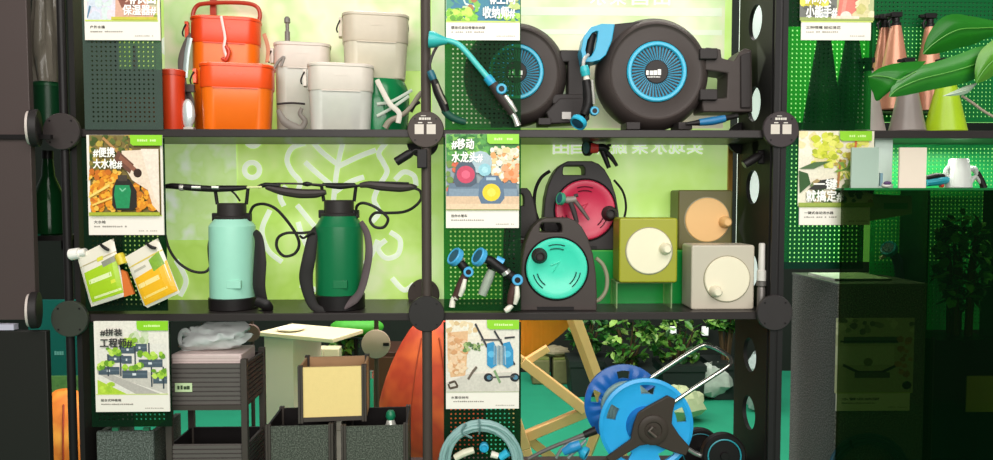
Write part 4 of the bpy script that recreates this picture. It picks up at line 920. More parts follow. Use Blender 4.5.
for i in range(k+1):
    ph = PI*i/k
    for j in range(n):
        t = 2*PI*j/n; w = 1+.12*math.sin(3*t+i*.9)+R.uniform(-.14,.14)
        x = 33*u*math.sin(ph)**.8*math.cos(t)*w+(4*u*math.cos(ph)); zz = max(0.0003,(13*u+14*u*math.cos(ph)*(1+.12*math.sin(2*t+1))))
        zz += (R.uniform(-1.6,2.2)*u if 1<i<k-3 else 0); vs.append((x+6*u*math.cos(ph), .03+.045*math.sin(ph)*math.sin(t)*w, zz))
q.add(vs, [(i*n+j,i*n+(j+1)%n,(i+1)*n+(j+1)%n,(i+1)*n+j) for i in range(k) for j in range(n)])
m_bag = mat('#e6e9e6',.2,alpha=.75,tint='#f4f6f4',bump=1.0,scale=18)
q.build('bag_body', m_bag, o, smooth=60)
q = MB(); q.tpx([(191,351,.02),(184,349,.02),(180,341,.02),(181,333,.02),(186,330,.02),(190,336,.02),(192,346,.02)], 2.2, 8, flat=.5); q.build('loop_handle', m_bag, o)
q = MB(); q.tpx([(213,334,-.0),(222,334.5,.0),(230,333.5,.0)], 1.1, 6, flat=.5); q.build('bag_slit', mat('#4a4a46',.5), o)
# granite planter panel at the end
o = T('granite_planter','granite grey planter box at the shelf end under the planter poster','planter',126,490,.02,Z3); B = Here.B
q = MB(); q.bpx(98,431,153,B,0,.012); q.build('front_board', speckle('#363e36','#78807a',240), o, bevel=.002)
q = MB(); q.bpx(98,433,102,B,.012,.2); q.bpx(149,433,153,B,.012,.2); q.bpx(98,433,153,B,.19,.2); q.build('side_boards', m_gran, o)
q = MB(); q.bpx(112,428,118,431.5,.002,.012); q.bpx(143,428,149,431.5,.002,.012); q.build('green_clip', mat('#2f7a58',.4), o)
# three box pyramid
def box_planter(label, x0,x1,r0,Y,z,front,inner,dp,bottom=None,turn=.06):
    o = T('box_planter',label,'planter',(x0+x1)/2,480,Y,z,'open box planters'); B = bottom or Here.B
    a,b = L(x0,B),L(x1,r0); W = 5*Here.u; H = b.z
    q = MB(); q.box(((a.x+b.x)/2,.003,H/2),(b.x-a.x-2*W,.006,H-.004)); q.build('front_board', front, o)
    q = MB(); q.box(((a.x+b.x)/2,dp-.003,H/2),(b.x-a.x-2*W,.006,H-.004)); q.build('rear_board', inner, o)
    for s_ in (a.x+.005,b.x-.005):
        q = MB(); q.box((s_,dp/2,H/2),(.006,dp-.02,H-.004)); q.build('side_board', inner, o)
    q = MB(); q.box(((a.x+b.x)/2,dp/2,.006),(b.x-a.x-.01,dp-.01,.008)); q.build('bottom_board', m_black, o)
    for x in (a.x+W/2,b.x-W/2):
        for y in (.002,dp-.002):
            q = MB(); q.box((x-W*.26,y,H/2+.001),(W*.46,.016,H+.004)); q.box((x+W*.26,y,H/2+.001),(W*.46,.016,H+.004)); q.build('corner_post', m_post, o, bevel=.001)
    o.rotation_euler.z = turn
    return o, H
o,H1 = box_planter('dark granite open box planter supporting the cream planter, next to the ribbed tower',267,333,425,.04,Z3,m_gran,m_black,.185)
o,H2 = box_planter('dark granite open box planter supporting the cream planter, with a small bottle inside',342,408,425,.04,Z3,m_gran,m_black,.185)
ztop = Z3+max(H1,H2)+.0032
at(333,423,.06,ztop); bb = Here.B
o,H3 = box_planter('cream fronted open box planter stacked on the two dark ones',299,366,366,.06,ztop,mat('#ecd08a',.5,var=.04,scale=60,bump=.3),mat('#b98f66',.5),.14,bottom=bb,turn=.09)
q = MB(); q.bpx(299,bb-5,366,bb-.4,-.003,.006); q.build('bottom_rail', m_post, o)
o = T('small_bottle','small green capped bottle standing in the dark planter beside the cream one','bottle',391,470,.15,Z3+.0105); B = Here.B; u = Here.u; z = lambda r:(B-r)*u
q = MB(); q.lathe((0,0,0),(0,0,1),[(6*u,0),(6.4*u,.004),(6.2*u,z(425)),(4*u,z(419)),(2.6*u,z(417))],18); q.build('bottle_body', mat('#c9c9c0',.2,metal=.3), o)
q = MB(); q.lathe((0,0,0),(0,0,1),[(3.6*u,z(418)),(5*u,z(415)),(4.4*u,z(411)),(3*u,z(409))],16); q.build('bottle_cap', mat('#157a54',.4), o)
o = T('white_carton','white carton squeezed between the two dark granite planters','carton',339,480,.12,Z3); B = Here.B
q = MB(); q.bpx(334.5,421,341.5,B,0,.05); q.build('carton_body', mat('#e0d8c6',.5), o, bevel=.001); q = MB(); q.bpx(334.5,430,341.5,431,-.0005,0); q.build('tape', mat('#bfb49c',.5), o)

# ================================================================ coiled hose and hose cart
o = T('coiled_hose','pale grey green hose wound in a round coil beneath the white cart poster','hose',480,Here.B,.0,Z3)
Here.Y=-.02; o.location = P(480,463,-.02); Here.loc = o.location.copy(); m_hose2 = mat('#86a9a6',.4,var=.12); R = random.Random(5); u = (D-.02)/FPX
q = MB()
turns = 9; pts=[]
for k in range(turns*28):
    t = 2*PI*k/28; tt = k/28
    rad = 41-(tt*5.3)%10.5+math.sin(t*1.0+tt)*1.6; dy = -.006-.010*((tt*.37)%1)-.003*math.sin(t*2+tt*3)
    pts.append(L(480+rad*math.cos(t)*1.0, 463-rad*math.sin(t)*1.02, dy))
q.tube(pts, 1.9*u, 8); q.build('hose_turns', m_hose2, o)
q = MB(); q.tpx([(466,424,-.024),(462,432,-.026),(472,438,-.028)], 1.2, 6); q.tpx([(479,419,-.02),(480,428,-.03),(479,434,-.02)],1.0,6); q.build('tie_strap', mat('#5d7e7c',.5), o)
q = MB(); q.tpx([(455,458,-.012),(464,453,-.012),(474,450,-.012)], [3.4,3.8,3.2], 10); q.build('tube_end', mat('#d8d4ba',.4), o)
q = MB(); q.lpx(484,447,-.006,(0,-1,0),[(4.6,-2),(4.6,3),(3,3.4),(2.4,2)],20); q.build('blue_connector', m_blue, o)
q = MB(); q.tpx([(491,454,-.012),(498,456,-.012)], [3.4,3], 10); q.build('white_connector', m_cream, o)
q = MB(); q.tpx([(500,458,-.014),(508,452,-.014)], [3.6,4.4], 10); q.build('blue_nozzle', cy_blue, o)

o = T('hose_cart','bright blue hose reel cart with chrome handle and black wheels on the lower shelf','hose cart',650,480,.1,Z3); B = Here.B; u = Here.u
m_lb = mat('#2aa2e0',.3,var=.05); m_db = mat('#1763b4',.35,var=.08)
def flange(cx,cy,r,dy,m,name,holes,ribs):
    "reel flange: a round plate with five wedge openings near the rim"
    q = MB(); n = 80; rads = [.16,.5,.66,.86,.93,1.0]; zz=[0,.5,.6,.8,2.4,1.2]
    if ribs: zz=[0,2.0,2.2,2.0,1.2,.4]
    V = lambda i,j,t: tuple(L(cx+r*rads[j]*math.cos(2*PI*i/n), cy-r*rads[j]*math.sin(2*PI*i/n), dy)+Vector((0,-zz[j]*u-(1.3*u*((i//2)%2) if ribs and 1<=j<=3 else 0)+t*3*u,0)))
    skip = lambda i,j: j==2 and any(abs(((360*i/n-h)+180)%360-180)<11 for h in holes)
    for i in range(n):
        for j in range(len(rads)-1):
            if skip(i,j): 
                continue
            i2=(i+1)%n
            q.add([V(i,j,0),V(i2,j,0),V(i2,j+1,0),V(i,j+1,0),V(i,j,1),V(i2,j,1),V(i2,j+1,1),V(i,j+1,1)],[(0,1,2,3),(4,7,6,5)]+[(0,4,5,1)]*(j==0 or skip(i,j-1))+[(3,2,6,7)]*(j==len(rads)-2 or skip(i,j+1))+[(0,3,7,4)]*skip((i-1)%n,j)+[(1,5,6,2)]*skip(i2,j))
    return q.build(name, m, o, smooth=30)
flange(624,404,39.5,.09,m_db,'rear_flange',[90,162,18,234,306],True)
flange(646,425,47,-.03,m_lb,'front_flange',[84,156,12,228,300],False)
q = MB(); a = L(646,425,-.02); b = L(624,404,.09)
q.lathe(a,(b-a),[(21*u,0),(21*u,(b-a).length)],32); q.build('drum', mat('#1b6fb8',.4), o)
for k in range(7):
    t = .1+.8*k/6; c = a.lerp(b,t); q = MB(); q.tube([c+Vector((24*u*math.cos(2*PI*i/24),0,24*u*math.sin(2*PI*i/24))) for i in range(24)], 3*u, 8, closed=True); q.build('wound_hose', m_hose2, o)
m_cb = mat('#3d352f',.45,bump=.1)
q = MB(); q.ppx([(634,424),(638,413),(648,407),(668,396),(676,400),(673,413),(672,424),(680,436),(690,447),(686,456),(672,452),(652,444),(640,446),(612,463),(606,458),(631,440)], -.05,-.036); q.build('axle_bracket', m_cb, o, bevel=.003)
q = MB(); q.lpx(653,430,-.05,(0,-1,0),[(15,-1),(15,1.4),(13,2.4),(9,2.4),(8,1.2),(4,1.4),(3.6,4),(0.5,4)],32); q.build('hub_boss', m_cb, o)
q = MB(); q.tpx([(653,427,-.07),(649,431,-.07),(656,437,-.07)], 1.4, 8, smooth=False); q.build('hub_mark', mat('#5a5048',.4), o)
m_chrome = mat('#d6d2c8',.16,metal=.95)
q = MB(); q.tpx([(674,402,-.04),(690,391,-.035),(710,378,-.03),(726,367.5,-.02),(730.5,362.5,-.01),(729,356.5,.01),(722,351.5,.03),(712,346.5,.05),(706,345,.06),(700,346.5,.065),(684,356,.075),(660,372,.085),(636,388,.09)], 2.2, 12); q.build('push_handle', m_chrome, o)
for wx,wy,dy,r in ((723,B-22,-.04,22),(699,B-26.5,.12,24)):
    q = MB(); q.lpx(wx,wy,dy,(0,-1,0),[(r*.6,-6),(r*.92,-6),(r,-4),(r,3),(r*.93,5),(r*.8,5),(r*.78,3.4),(r*.2,4),(r*.18,6)],40); w = q.build('wheel', m_black, o)
    q = MB(); q.tube([L(wx+r*.74*math.cos(2*PI*i/32),wy-r*.74*math.sin(2*PI*i/32),dy)+Vector((0,-4.4*u,0)) for i in range(32)], .8*u, 6, closed=True); q.build('wheel_ring', mat('#2a8f9c',.4), w)
q = MB(); q.tpx([(684,446,-.036),(700,455,-.035),(723,B-22,-.035)], 2.6, 10); q.build('axle_bar', m_steel, o)
q = MB(); q.tpx([(723,B-22,-.035),(711,B-24,.05),(699,B-26,.12)], 2.0, 8); q.build('axle_bar', m_steel, o)
q = MB(); q.tpx([(610,460,-.04),(596,468,-.04),(582,B-1.6,-.04)], 3.0, 10); q.tpx([(610,458,.09),(600,466,.09),(590,B-4.4,.09)], 3.0, 10); q.build('stand_bar', m_cb, o)
spray_gun('hose_gun','blue spray gun with grey lance bars leaning before the cart reel',-.01,575,450,None,[
 ('tube',[(528,459),(548,449),(568,441),(584,435)],[2,2,2,2.6],mat('#5a5652',.45),'lance_bar'),('tube',[(584,435),(596,430)],[3.6,4.4],m_black,'lance_joint'),
 ('tube',[(563,452),(572,447),(580,444)],[4,6,5],mat('#2585bc',.35),'body'),('tube',[(556,458),(562,449),(574,441),(586,437)],[1.6,1.8,1.8,1.6],mat('#8a9290',.3,metal=.4),'wire_loop'),('tube',[(568,458),(576,450),(586,440)],[1.8,2,1.6],mat('#8a9290',.3,metal=.4),'wire_loop'),
 ('head',(583,452),(590,455),6.5,8,m_blue,m_blue)],cat='spray gun')
# ================================================================ the lounge behind the shelves
def beam(parent, pts, w, Y, name='beam', m=None, t=None):
    q = MB(); a = L(*pts[0]); b = L(*pts[1]); d = (b-a); ln = d.length; d.normalize()
    rot = d.to_track_quat('Z','Y').to_matrix(); q.box((a+b)/2,(w*Here.u,(t or w)*Here.u,ln),rot); return q.build(name, m, parent, bevel=.003)
m_wood = mat('#e6b87c',.5,var=.12,scale=12)
o = T('deck_chair','light wooden deck chair with ribbed orange fabric on the green carpet','deck chair',560,530,1.15,0.0)
beam(o,[(573,316,.0),(601,392,.10)],11,1.15,'frame_rail',m_wood); beam(o,[(601,392,.10),(640,520,.3)],11,1.15,'frame_rail',m_wood)
beam(o,[(522,361,-.05),(585,410,-.05)],10,1.15,'frame_rail',m_wood); beam(o,[(587,411,-.03),(522,438,-.03)],10,1.15,'cross_rail',m_wood)
beam(o,[(510,400,-.08),(526,448,-.08)],9,1.15,'leg',m_wood); beam(o,[(526,437,-.03),(552,458,-.0)],9,1.15,'leg',m_wood); beam(o,[(526,448,-.08),(548,B+50,-.08)],9,1.15,'leg',m_wood); beam(o,[(606,408,.1),(560,B+48,.2)],9,1.15,'leg',m_wood)
beam(o,[(522,361,-.05),(470,330,-.05)],9,1.15,'frame_rail',m_wood); beam(o,[(548,348,-.03),(524,363,-.04)],7,1.15,'cross_rail',m_wood)
q = MB(); n,k = 60,12
rows = []
for j in range(k+1):
    v = j/k; row=[]
    for i in range(n+1):
        s_ = i/n
        top = 300; x = 470+s_*(577-470)
        bot = 319+ (1-((x-470)/107)**2.2)*52 if x>470 else 371
        y = top+(bot-top)*v
        row.append(L(x,y,.02+.10*s_*v)+Vector((0,.0035*math.sin(i*2*PI/2.5),0)))
    rows.append(row)
vs = [p for r in rows for p in r]+[p+Vector((0,.004,0)) for r in rows for p in r]; N_=(n+1)*(k+1)
q.add(vs, [(j*(n+1)+i,j*(n+1)+i+1,(j+1)*(n+1)+i+1,(j+1)*(n+1)+i) for j in range(k) for i in range(n)]+[(N_+j*(n+1)+i,N_+j*(n+1)+i+1,N_+(j+1)*(n+1)+i+1,N_+(j+1)*(n+1)+i) for j in range(k) for i in range(n)])
q.build('sling_fabric', mat('#f59222',.7,var=.1,scale=20), o, smooth=70)
# counter table
o = T('counter_table','cream counter table with a solid side board behind the ribbed planter','table',290,440,1.0,0.0)
q = MB(); a = L(258,334,0); zt_ = a.z
rot = Matrix.Rotation(-.42,3,'Z')
q.box(Vector((a.x,0,zt_))+rot@Vector((.19,.11,0)),(.38,.22,.018),rot); q.build('table_top', mat('#e9dcb8',.4,var=.03), o, bevel=.003)
q = MB(); q.box(Vector((a.x,0,zt_/2))+rot@Vector((.095,.11,0)),(.15,.19,zt_-.02),rot); q.build('side_board', mat('#f2e0cc',.5,var=.04,scale=5), o)
ztab = zt_
o = T('white_plate','round white plate lying on the cream counter table','plate',291,327,1.03,ztab+.0095); u = Here.u
q = MB(); q.lathe((0,0,0),(0,0,1),[(9*u,0),(13*u,.006),(14*u,.012),(13.4*u,.012),(9*u,.006),(.5*u,.005)],32); q.build('plate_body', m_white, o); q = MB(); q.lathe((0,0,.0055),(0,0,1),[(8.6*u,0),(8.6*u,.0015)],28); q.build('well', mat('#cfcabc',.4), o)
o = T('joint_stand','thin dark stand with a pinkish brown disc behind the cream planter','stand',375,440,.75,0.0)
q = MB(); c = L(376,344,0); q.lathe(c,(0,-1,0),[(.053,-.006),(.056,-.004),(.056,.004),(.053,.006)],40); q.build('joint_disc', mat('#b49c8e',.5), o)
q = MB(); q.bpx(383,343,389,346,-.012,-.004); q.build('notch', m_black, o)
q = MB(); q.tube([(c.x,.012,0.0),(c.x,.012,c.z+.25)], .009, 12); q.build('post', mat('#4a3e34',.5), o)
o = T('joint_stand','thin dark stand with brown disc behind the plastic bag and table','stand',251,440,.85,0.0)
q = MB(); c = L(251,333,0); q.lathe(c,(0,-1,0),[(.034,-.006),(.036,-.004),(.036,.004),(.034,.006)],32); q.build('joint_disc', mat('#6a504c',.5), o)
q = MB(); q.tube([(c.x,.012,0.0),(c.x,.012,c.z+.25)], .008, 12); q.build('post', mat('#3a302c',.5), o)
o = T('teal_strip_post','teal green strip on a thin pole behind the cream planter','teal strip',371,420,.95,0.0)  # plain teal strip on a pole, gives off no light
q = MB(); a=L(371,378,0); q.tube([(0,0,a.z-.18),(0,0,a.z)], .012, 12); q.build('tube_body', mat('#2fae88',.4), o)
q = MB(); q.tube([(0,0,0.0),(0,0,a.z-.18)], .009, 10); q.build('pole', m_black, o); q = MB(); q.tube([(0,0,a.z),(0,0,a.z+.03)], .013, 10); q.build('tube_end', m_steel, o)
def blob_seat(name,label,cat,px,Y,wx,h,col,flat=.8):
    o = T(name,label,cat,px,500,Y,0.0); q = MB(); n,k = 36,18; vs=[]
    for i in range(k+1):
        v = i/k; rr = (math.sin(PI*(.02+.96*v))**.55)*(1-.25*v)
        for j in range(n):
            t = 2*PI*j/n; w = 1+.02*math.sin(6*t)
            vs.append((wx*rr*w*math.cos(t), wx*flat*rr*w*math.sin(t), h*v))
    q.add(vs, [(i*n+j,i*n+(j+1)%n,(i+1)*n+(j+1)%n,(i+1)*n+j) for i in range(k) for j in range(n)]+[tuple(range(n)),tuple(range(k*n,k*n+n))])
    b = q.build('cover', col, o, smooth=80)
    q = MB(); 
    for t in (-1.2,-1.9): q.tube([Vector((wx*1.005*((math.sin(PI*(.02+.96*v))**.55)*(1-.25*v))*math.cos(t),wx*flat*1.005*((math.sin(PI*(.02+.96*v))**.55)*(1-.25*v))*math.sin(t),h*v)) for v in [.08+.84*i/14 for i in range(15)]], .004, 6)
    q.build('seam', mat('#a03818',.6), b); return o
blob_seat('bean_bag','tall rust orange bean bag chair behind the middle post','bean bag',432,1.05,.27,.93,multitone(['#d84a20','#b83a1c','#e0632c'],6,.6))
blob_seat('bean_bag','amber orange bean bag glimpsed between the dark side boards','bean bag',68,1.2,.24,.58,multitone(['#f0902a','#d8741c','#f8a83c'],8,.6))
# green baskets and things seen over the table
o = T('green_cushion','round bright green cushion on the stand behind the dark green sprayer shelf','cushion',357,440,1.6,0.0); u = Here.u
c = L(357,327,0); q = MB(); q.ell(c,(27*u,.08,10*u),24,12); q.build('cushion_cover', mat('#3a9a24',.6,var=.3,scale=30), o); q = MB(); q.tube([(0,0,0),(0,0,c.z-.03)],.012,10); q.lathe((0,0,c.z-.05),(0,0,1),[(.06,0),(.09,.012)],24); q.build('support', m_black, o)

o = T('dark_cabinet','dark brown cabinet standing behind the pinkish disc stand','cabinet',386,470,1.9,0.0)
q = MB(); q.bpx(366,352,408,Here.B,0,.3); q.build('carcass', mat('#3a261c',.5), o, bevel=.004)
q = MB(); q.bpx(369,357,405,Here.B-6,-.012,0); dr = q.build('door', mat('#46301f',.5), o, bevel=.002); q = MB(); q.bpx(400,400,402,415,-.03,-.012); q.build('handle', m_steel, dr)
# foliage
def shrub(label, px, row, Y, w, h, cols, n=240, seed=1, leaf=.05, base=0.0):
    R = random.Random(seed); o = T('leafy_shrub',label,'shrub',px,row,Y,base,'shrubs behind the shelves'); u = Here.u
    c = L(px,row,0); q = MB(); ms = [mat(x,.4,var=.25,scale=14) for x in cols]
    for _ in range(n):
        th, ph = R.uniform(0,2*PI), math.acos(R.uniform(-1,1)); rr = R.uniform(.55,1)**.6
        p = c+Vector((w*rr*math.sin(ph)*math.cos(th), .7*w*rr*math.sin(ph)*math.sin(th), h*rr*math.cos(ph)))
        s_ = leaf*R.uniform(.6,1.2); E_ = Euler((R.uniform(-1,1),R.uniform(-1,1),R.uniform(0,6))).to_matrix()
        v = [(-.5,0,0),(-.2,.26,.06),(.2,.24,.08),(.55,0,-.02),(.2,-.24,.08),(-.2,-.26,.06),(0,0,0)]
        q.i = R.randrange(len(ms)); q.add([p+E_@(Vector(k)*s_) for k in v],[(0,6,1),(1,6,2),(2,6,3),(3,6,4),(4,6,5),(5,6,0)])
    q.build('foliage', ms, o, smooth=0)
    q = MB()
    for k in range(5):
        t = 2*PI*k/5; q.tube([Vector((.02*math.cos(t),.02*math.sin(t),max(0,c.z-h*1.2-.3))),c+Vector((w*.4*math.cos(t),w*.3*math.sin(t),-h*.1)),c+Vector((w*.6*math.cos(t),w*.4*math.sin(t),h*.5))],[.012,.008,.003],6)
    q.build('stems', mat('#4a3a26',.7), o)
    return o
G1 = ['#24551c','#3f7828','#6a9c40','#183c16','#88b050']; G2=['#1d4a24','#2c5c2c','#3f7a34']
def pot(label, px, Y, w, h, col):
    o = T('planter_trough',label,'planter trough',px,420,Y,0.0)
    q = MB(); q.prism([(-w*.9,0),(w*.9,0),(w,h),(-w,h)],-.14,.14); q.build('trough', col, o, bevel=.006); q = MB(); q.prism([(-w*1.02,h-.04),(w*1.02,h-.04),(w*1.02,h+.002),(-w*1.02,h+.002)],-.15,.15); q.build('trough_rim', col, o); return h
mt = mat('#232b28',.5)
for k,(px,row,Y,w,h,cols,lb,potc) in enumerate((
  (630,338,2.9,.19,.2,G1,'leafy green shrub in the dark trough above the blue cart reel','dark trough holding the shrub above the blue cart reel'),
  (678,342,3.05,.19,.2,G1,'pale tipped leafy shrub in the dark trough beside the chrome handle','dark trough holding the shrub beside the chrome handle'),
  (588,332,3.2,.16,.16,G2,'dark leafy shrub behind the deck chair top','dark trough behind the deck chair top'),
  (726,318,3.1,.15,.1,G1,'low mossy green shrub near the holed side panel','dark trough near the holed side panel'))):
    hz3 = pot(potc,px,Y,.155,.26,mt)
    shrub(lb,px,row,Y,w,h,cols,190,k+1,.075,.262)
def stone(name,label,cat,px,row,Y,r,m,base=None,seed=1,parts=True,grp=None):
    o = T(name,label,cat,px,row,Y,0.0 if base is None else base,grp); R = random.Random(seed); u = Here.u
    q = MB(); n,k=14,9; vs=[]; c = Vector((0,0,r[2]))
    for i in range(k+1):
        ph = PI*i/k
        for j in range(n):
            t=2*PI*j/n; w=R.uniform(.82,1.12); vs.append((r[0]*w*math.sin(ph)*math.cos(t),r[1]*w*math.sin(ph)*math.sin(t),max(0,r[2]+r[2]*w*math.cos(ph))))
    q.add(vs,[(i*n+j,i*n+(j+1)%n,(i+1)*n+(j+1)%n,(i+1)*n+j) for i in range(k) for j in range(n)])
    b = q.build('rock_body', m, o, smooth=20); return o
stone('white_rock','large whitish rock visible through the chrome cart handle','rock',712,372,3.0,(.15,.10,.13),mat('#aab6ac',.7,bump=.8,scale=30,var=.3),seed=4)
stone('pale_slab','low pale cream slab on the green carpet beneath the chrome handle','rock',678,392,2.5,(.18,.12,.115),mat('#b9c49a',.7,bump=.5,scale=20,var=.15),seed=6)
stone('white_rock','pale rock showing through the upper hole of the side panel','rock',760,372,2.7,(.13,.10,.2),mat('#9aaaa8',.7,bump=.8,scale=30,var=.3),seed=8)
for k,(x0,lb) in enumerate(((532,'olive stone block in the row behind the deck chair, nearest the poster'),(553,'olive stone block in the middle of the row behind the deck chair'),(574,'olive stone block in the row behind the deck chair, nearest its rail'))):
    o = T('stone_block',lb,'stone block',x0+9,392,3.4,0.0,'stone blocks behind the deck chair'); u = Here.u; top = L(x0,360).z
    q = MB(); q.box((0,.1,top/2),(18*u,.2,top)); q.build('block', mat('#6a6a44',.8,bump=.5,scale=25,var=.25), o, bevel=.015, seg=3)
    q = MB(); q.box((0,.1,top+.004),(17*u,.19,.01)); q.build('moss_top', mat('#6f7a3c',.9,var=.4,scale=30), o)
stone('grey_stone','rounded grey stone lying on the olive blocks','rock',556,361,3.5,(.10,.08,.045),mat('#8a8268',.8,bump=.5),base=P(556,361,3.4).z+.0095,seed=9)
for k,(px,lb) in enumerate(((322,'small cream pot behind the cream planter, nearer the table'),(337,'small cream pot behind the cream planter, nearer the stand'))):
    o = T('cream_pot',lb,'pot',px-4,352,1.5,0.0,'cream pots behind the planter'); u=Here.u; c=L(px-4,357); 
    q = MB(); q.prism([(-7*u,c.z-.05),(7*u,c.z-.05),(7.5*u,c.z+10*u),(-7.5*u,c.z+10*u)],-.04,.04); q.build('pot_body', mat('#cfc6a4',.6), o, bevel=.004); q = MB(); q.tube([(0,0,0),(0,0,c.z-.05)],.015,8); q.build('pedestal', m_black, o)
shrub('small green plant sprouting between the cream pots and the brown disc',345,345,1.62,.07,.04,G1,90,9,.05,0.0)
# white hanging tags in the dark
for k,(px,row,lb) in enumerate(((676,320,'small white light square high above the shrubs'),(705,331,'small white light square beside the holed panel, the larger one'),(673,331,'small white light oval over the shrubs'))):
    o = T('wall_lamp',lb,'lamp',px,row,3.74,None,'small lamps on the far wall'); u = Here.u
    q = MB(); q.box((0,0,0),(6*u,.04,(9 if k!=0 else 5)*u)); q.build('lamp_body', mat('#e8eee8',.4,emit=.5), o, bevel=.006); q = MB(); q.box((0,.04,0),(7*u,.04,7*u)); q.build('mount', m_black, o)
# strip between boards on the far left
o = T('plastic_sleeve','clear crinkled plastic wrapped bundle standing between the dark boards','bundle',49,83,.10,P(49,83,.10).z); u = Here.u; R = random.Random(8)
q = MB(); n,k=30,14; vs=[]
for i in range(k+1):
    for j in range(n):
        t=2*PI*j/n; w=(1+.16*math.sin(7*t+.2*i)+.08*math.sin(13*t+i*.3)); rr=12.5*u*(1+.12*math.sin(i*.5)); vs.append((rr*w*math.cos(t),rr*w*math.sin(t),.34*i/k))
q.add(vs,[(i*n+j,i*n+(j+1)%n,(i+1)*n+(j+1)%n,(i+1)*n+j) for i in range(k) for j in range(n)]+[tuple(range(n)),tuple(range(k*n,k*n+n))])
q.build('wrap', mat('#8f877a',.25,alpha=.7,tint='#b0a898',bump=.5,scale=20), o, smooth=60)
q = MB()
for k_ in range(5): q.tube([(.02*math.cos(k_*1.3),.02*math.sin(k_*1.3),.0),(.024*math.cos(k_*1.3),.02*math.sin(k_*1.3),.33)],.005,8)
q.build('rods', mat('#b8b0a2',.4), o)
zb_ = Here.loc.z
o = T('green_tin','dark green tin under the plastic wrapped bundle','tin',49,130,.10,None); H = zb_-o.location.z; 
q = MB(); q.lathe((0,0,0),(0,0,1),[(13.5*u,0),(14.5*u,.004),(14.5*u,H-.006),(13.5*u,H-.0005)],28); q.build('tin_body', mat('#0f3a20',.3), o); q = MB(); q.lathe((0,0,0),(0,0,1),[(14.9*u,H-.012),(14.9*u,H-.006)],28); q.build('tin_rim', mat('#1a4a2a',.3), o)
o = T('corner_shelf','narrow black shelf carrying the green tin between the dark boards','shelf',49,130.5,.04,None); q = MB(); q.box((0,.06,-.008),(.085,.13,.014)); q.build('board', m_black, o); q=MB(); q.box((0,.128,-.03),(.085,.006,.04)); q.build('bracket', m_black, o)
o = T('green_bottle','dark green glass bottle standing on the low ledge between the dark boards','bottle',50,235,.12,None); u=Here.u
q = MB(); q.lathe((0,0,0),(0,0,1),[(11*u,0),(13*u,.005),(13*u,40*u),(6*u,58*u),(4.6*u,75*u)],28); q.build('bottle_glass', mat('#0c3418',.12), o); q=MB(); q.lathe((0,0,0),(0,0,1),[(5*u,75*u),(5*u,83*u)],16); q.build('bottle_cap', m_black, o)
o = T('corner_shelf','narrow black ledge carrying the dark green bottle','shelf',50,235.5,.06,None); q = MB(); q.box((0,.06,-.008),(.085,.13,.014)); q.build('board', m_black, o); q=MB(); q.box((0,.128,-.03),(.085,.006,.04)); q.build('bracket', m_black, o)
q = MB(); at(57,420,.9); q.bpx(26,330,90,372,0,.02); q.bpx(26,372,90,470,.0,.02)
o = T('teal_board','teal display board seen in the gap between dark boards above the amber bean bag','board',57,420,1.6,0.0)
q = MB(); q.bpx(30,300,95,380,0,.02); q.build('board', mat('#0f5a52',.5), o); q = MB(); q.bpx(30,376,95,440,-.012,.02); q.build('leaf_print', multitone(['#3a6a34','#5a8a44','#2a4a34'],20,.6), o); q = MB(); q.bpx(34,440,38,Here.B,0,.02); q.bpx(88,440,92,Here.B,0,.02); q.build('stand_feet', m_black, o)
small_print('board_lettering', mat('#5fa098',.5), o, 52,351,64,355,-.001,5)
# ================================================================ right-hand bay
def cone_bottle(label, cx, top, Y, z, half_b, half_t, lo, up, group, split=None):
    o = T('spray_bottle',label,'spray bottle',cx,130,Y,z,group); B = Here.B; u = Here.u; zt_ = (B-top)*u
    q = MB(); q.lathe((0,0,0),(0,0,1),[((half_b-.8)*u,0),(half_b*u,.003),(half_t*u,zt_),((half_t-1)*u,zt_+.002)],36); q.build('cone_body', lo, o)
    q = MB(); q.lathe((0,0,zt_),(0,0,1),[(half_t*.95*u,0),(half_t*.95*u,3*u),(half_t*.7*u,4*u),(half_t*.7*u,8*u)],18)
    q.box((-1*u,-.0,zt_+11*u),(11*u,8*u,5*u)); q.box((-8*u,0,zt_+11*u),(6*u,4*u,3*u)); q.build('spray_top', m_black, o, bevel=.001)
    q = MB(); q.tube([(-4*u,0,zt_+9*u),(-7*u,0,zt_+4*u),(-6*u,0,zt_-1*u)],[1.3*u,1.2*u,.9*u],8); q.build('trigger', m_black, o)
    return o
m_cop = mat('#c98a6e',.3,metal=.25,var=.04); m_tau = mat('#8f827c',.35,var=.04); m_lim = mat('#a8c81a',.35,var=.04)
o = T('acrylic_riser','dark acrylic riser at the back of the top shelf carrying the copper bottles','riser',905,130,.145,Z1); B=Here.B; q=MB(); hz4=.075
a,b=L(866,B).x,L(962,B).x; q.box(((a+b)/2,.05,hz4-.002),(b-a,.1,.004)); q.build('deck', mat('#123c26',.3), o)
q=MB(); q.box((a+.002,.05,(hz4-.004)/2),(.004,.1,hz4-.004)); q.box((b-.002,.05,(hz4-.004)/2),(.004,.1,hz4-.004)); q.build('side_sheet', mat('#123c26',.3), o)
g='conical spray bottles'
cone_bottle('copper conical spray bottle on the riser, the front one of the overlapping two',893,27,.17,Z1+hz4,19,5,m_cop,m_cop,g)
cone_bottle('copper conical spray bottle on the riser, half behind another copper one',882,29,.225,Z1+hz4,17,4.4,mat('#b87c62',.3,metal=.25),m_cop,g)
cone_bottle('copper conical spray bottle by itself on the riser behind the broad leaf',927,28,.2,Z1+hz4,18,4.6,m_cop,m_cop,g)
cone_bottle('taupe conical spray bottle in the centre, under the broad leaf',907,72,.05,Z1,17,5,m_tau,m_tau,g)
cone_bottle('taupe conical spray bottle at the card edge, only its flank showing',867,72,.08,Z1,17,5,mat('#a89c94',.35),m_tau,g)
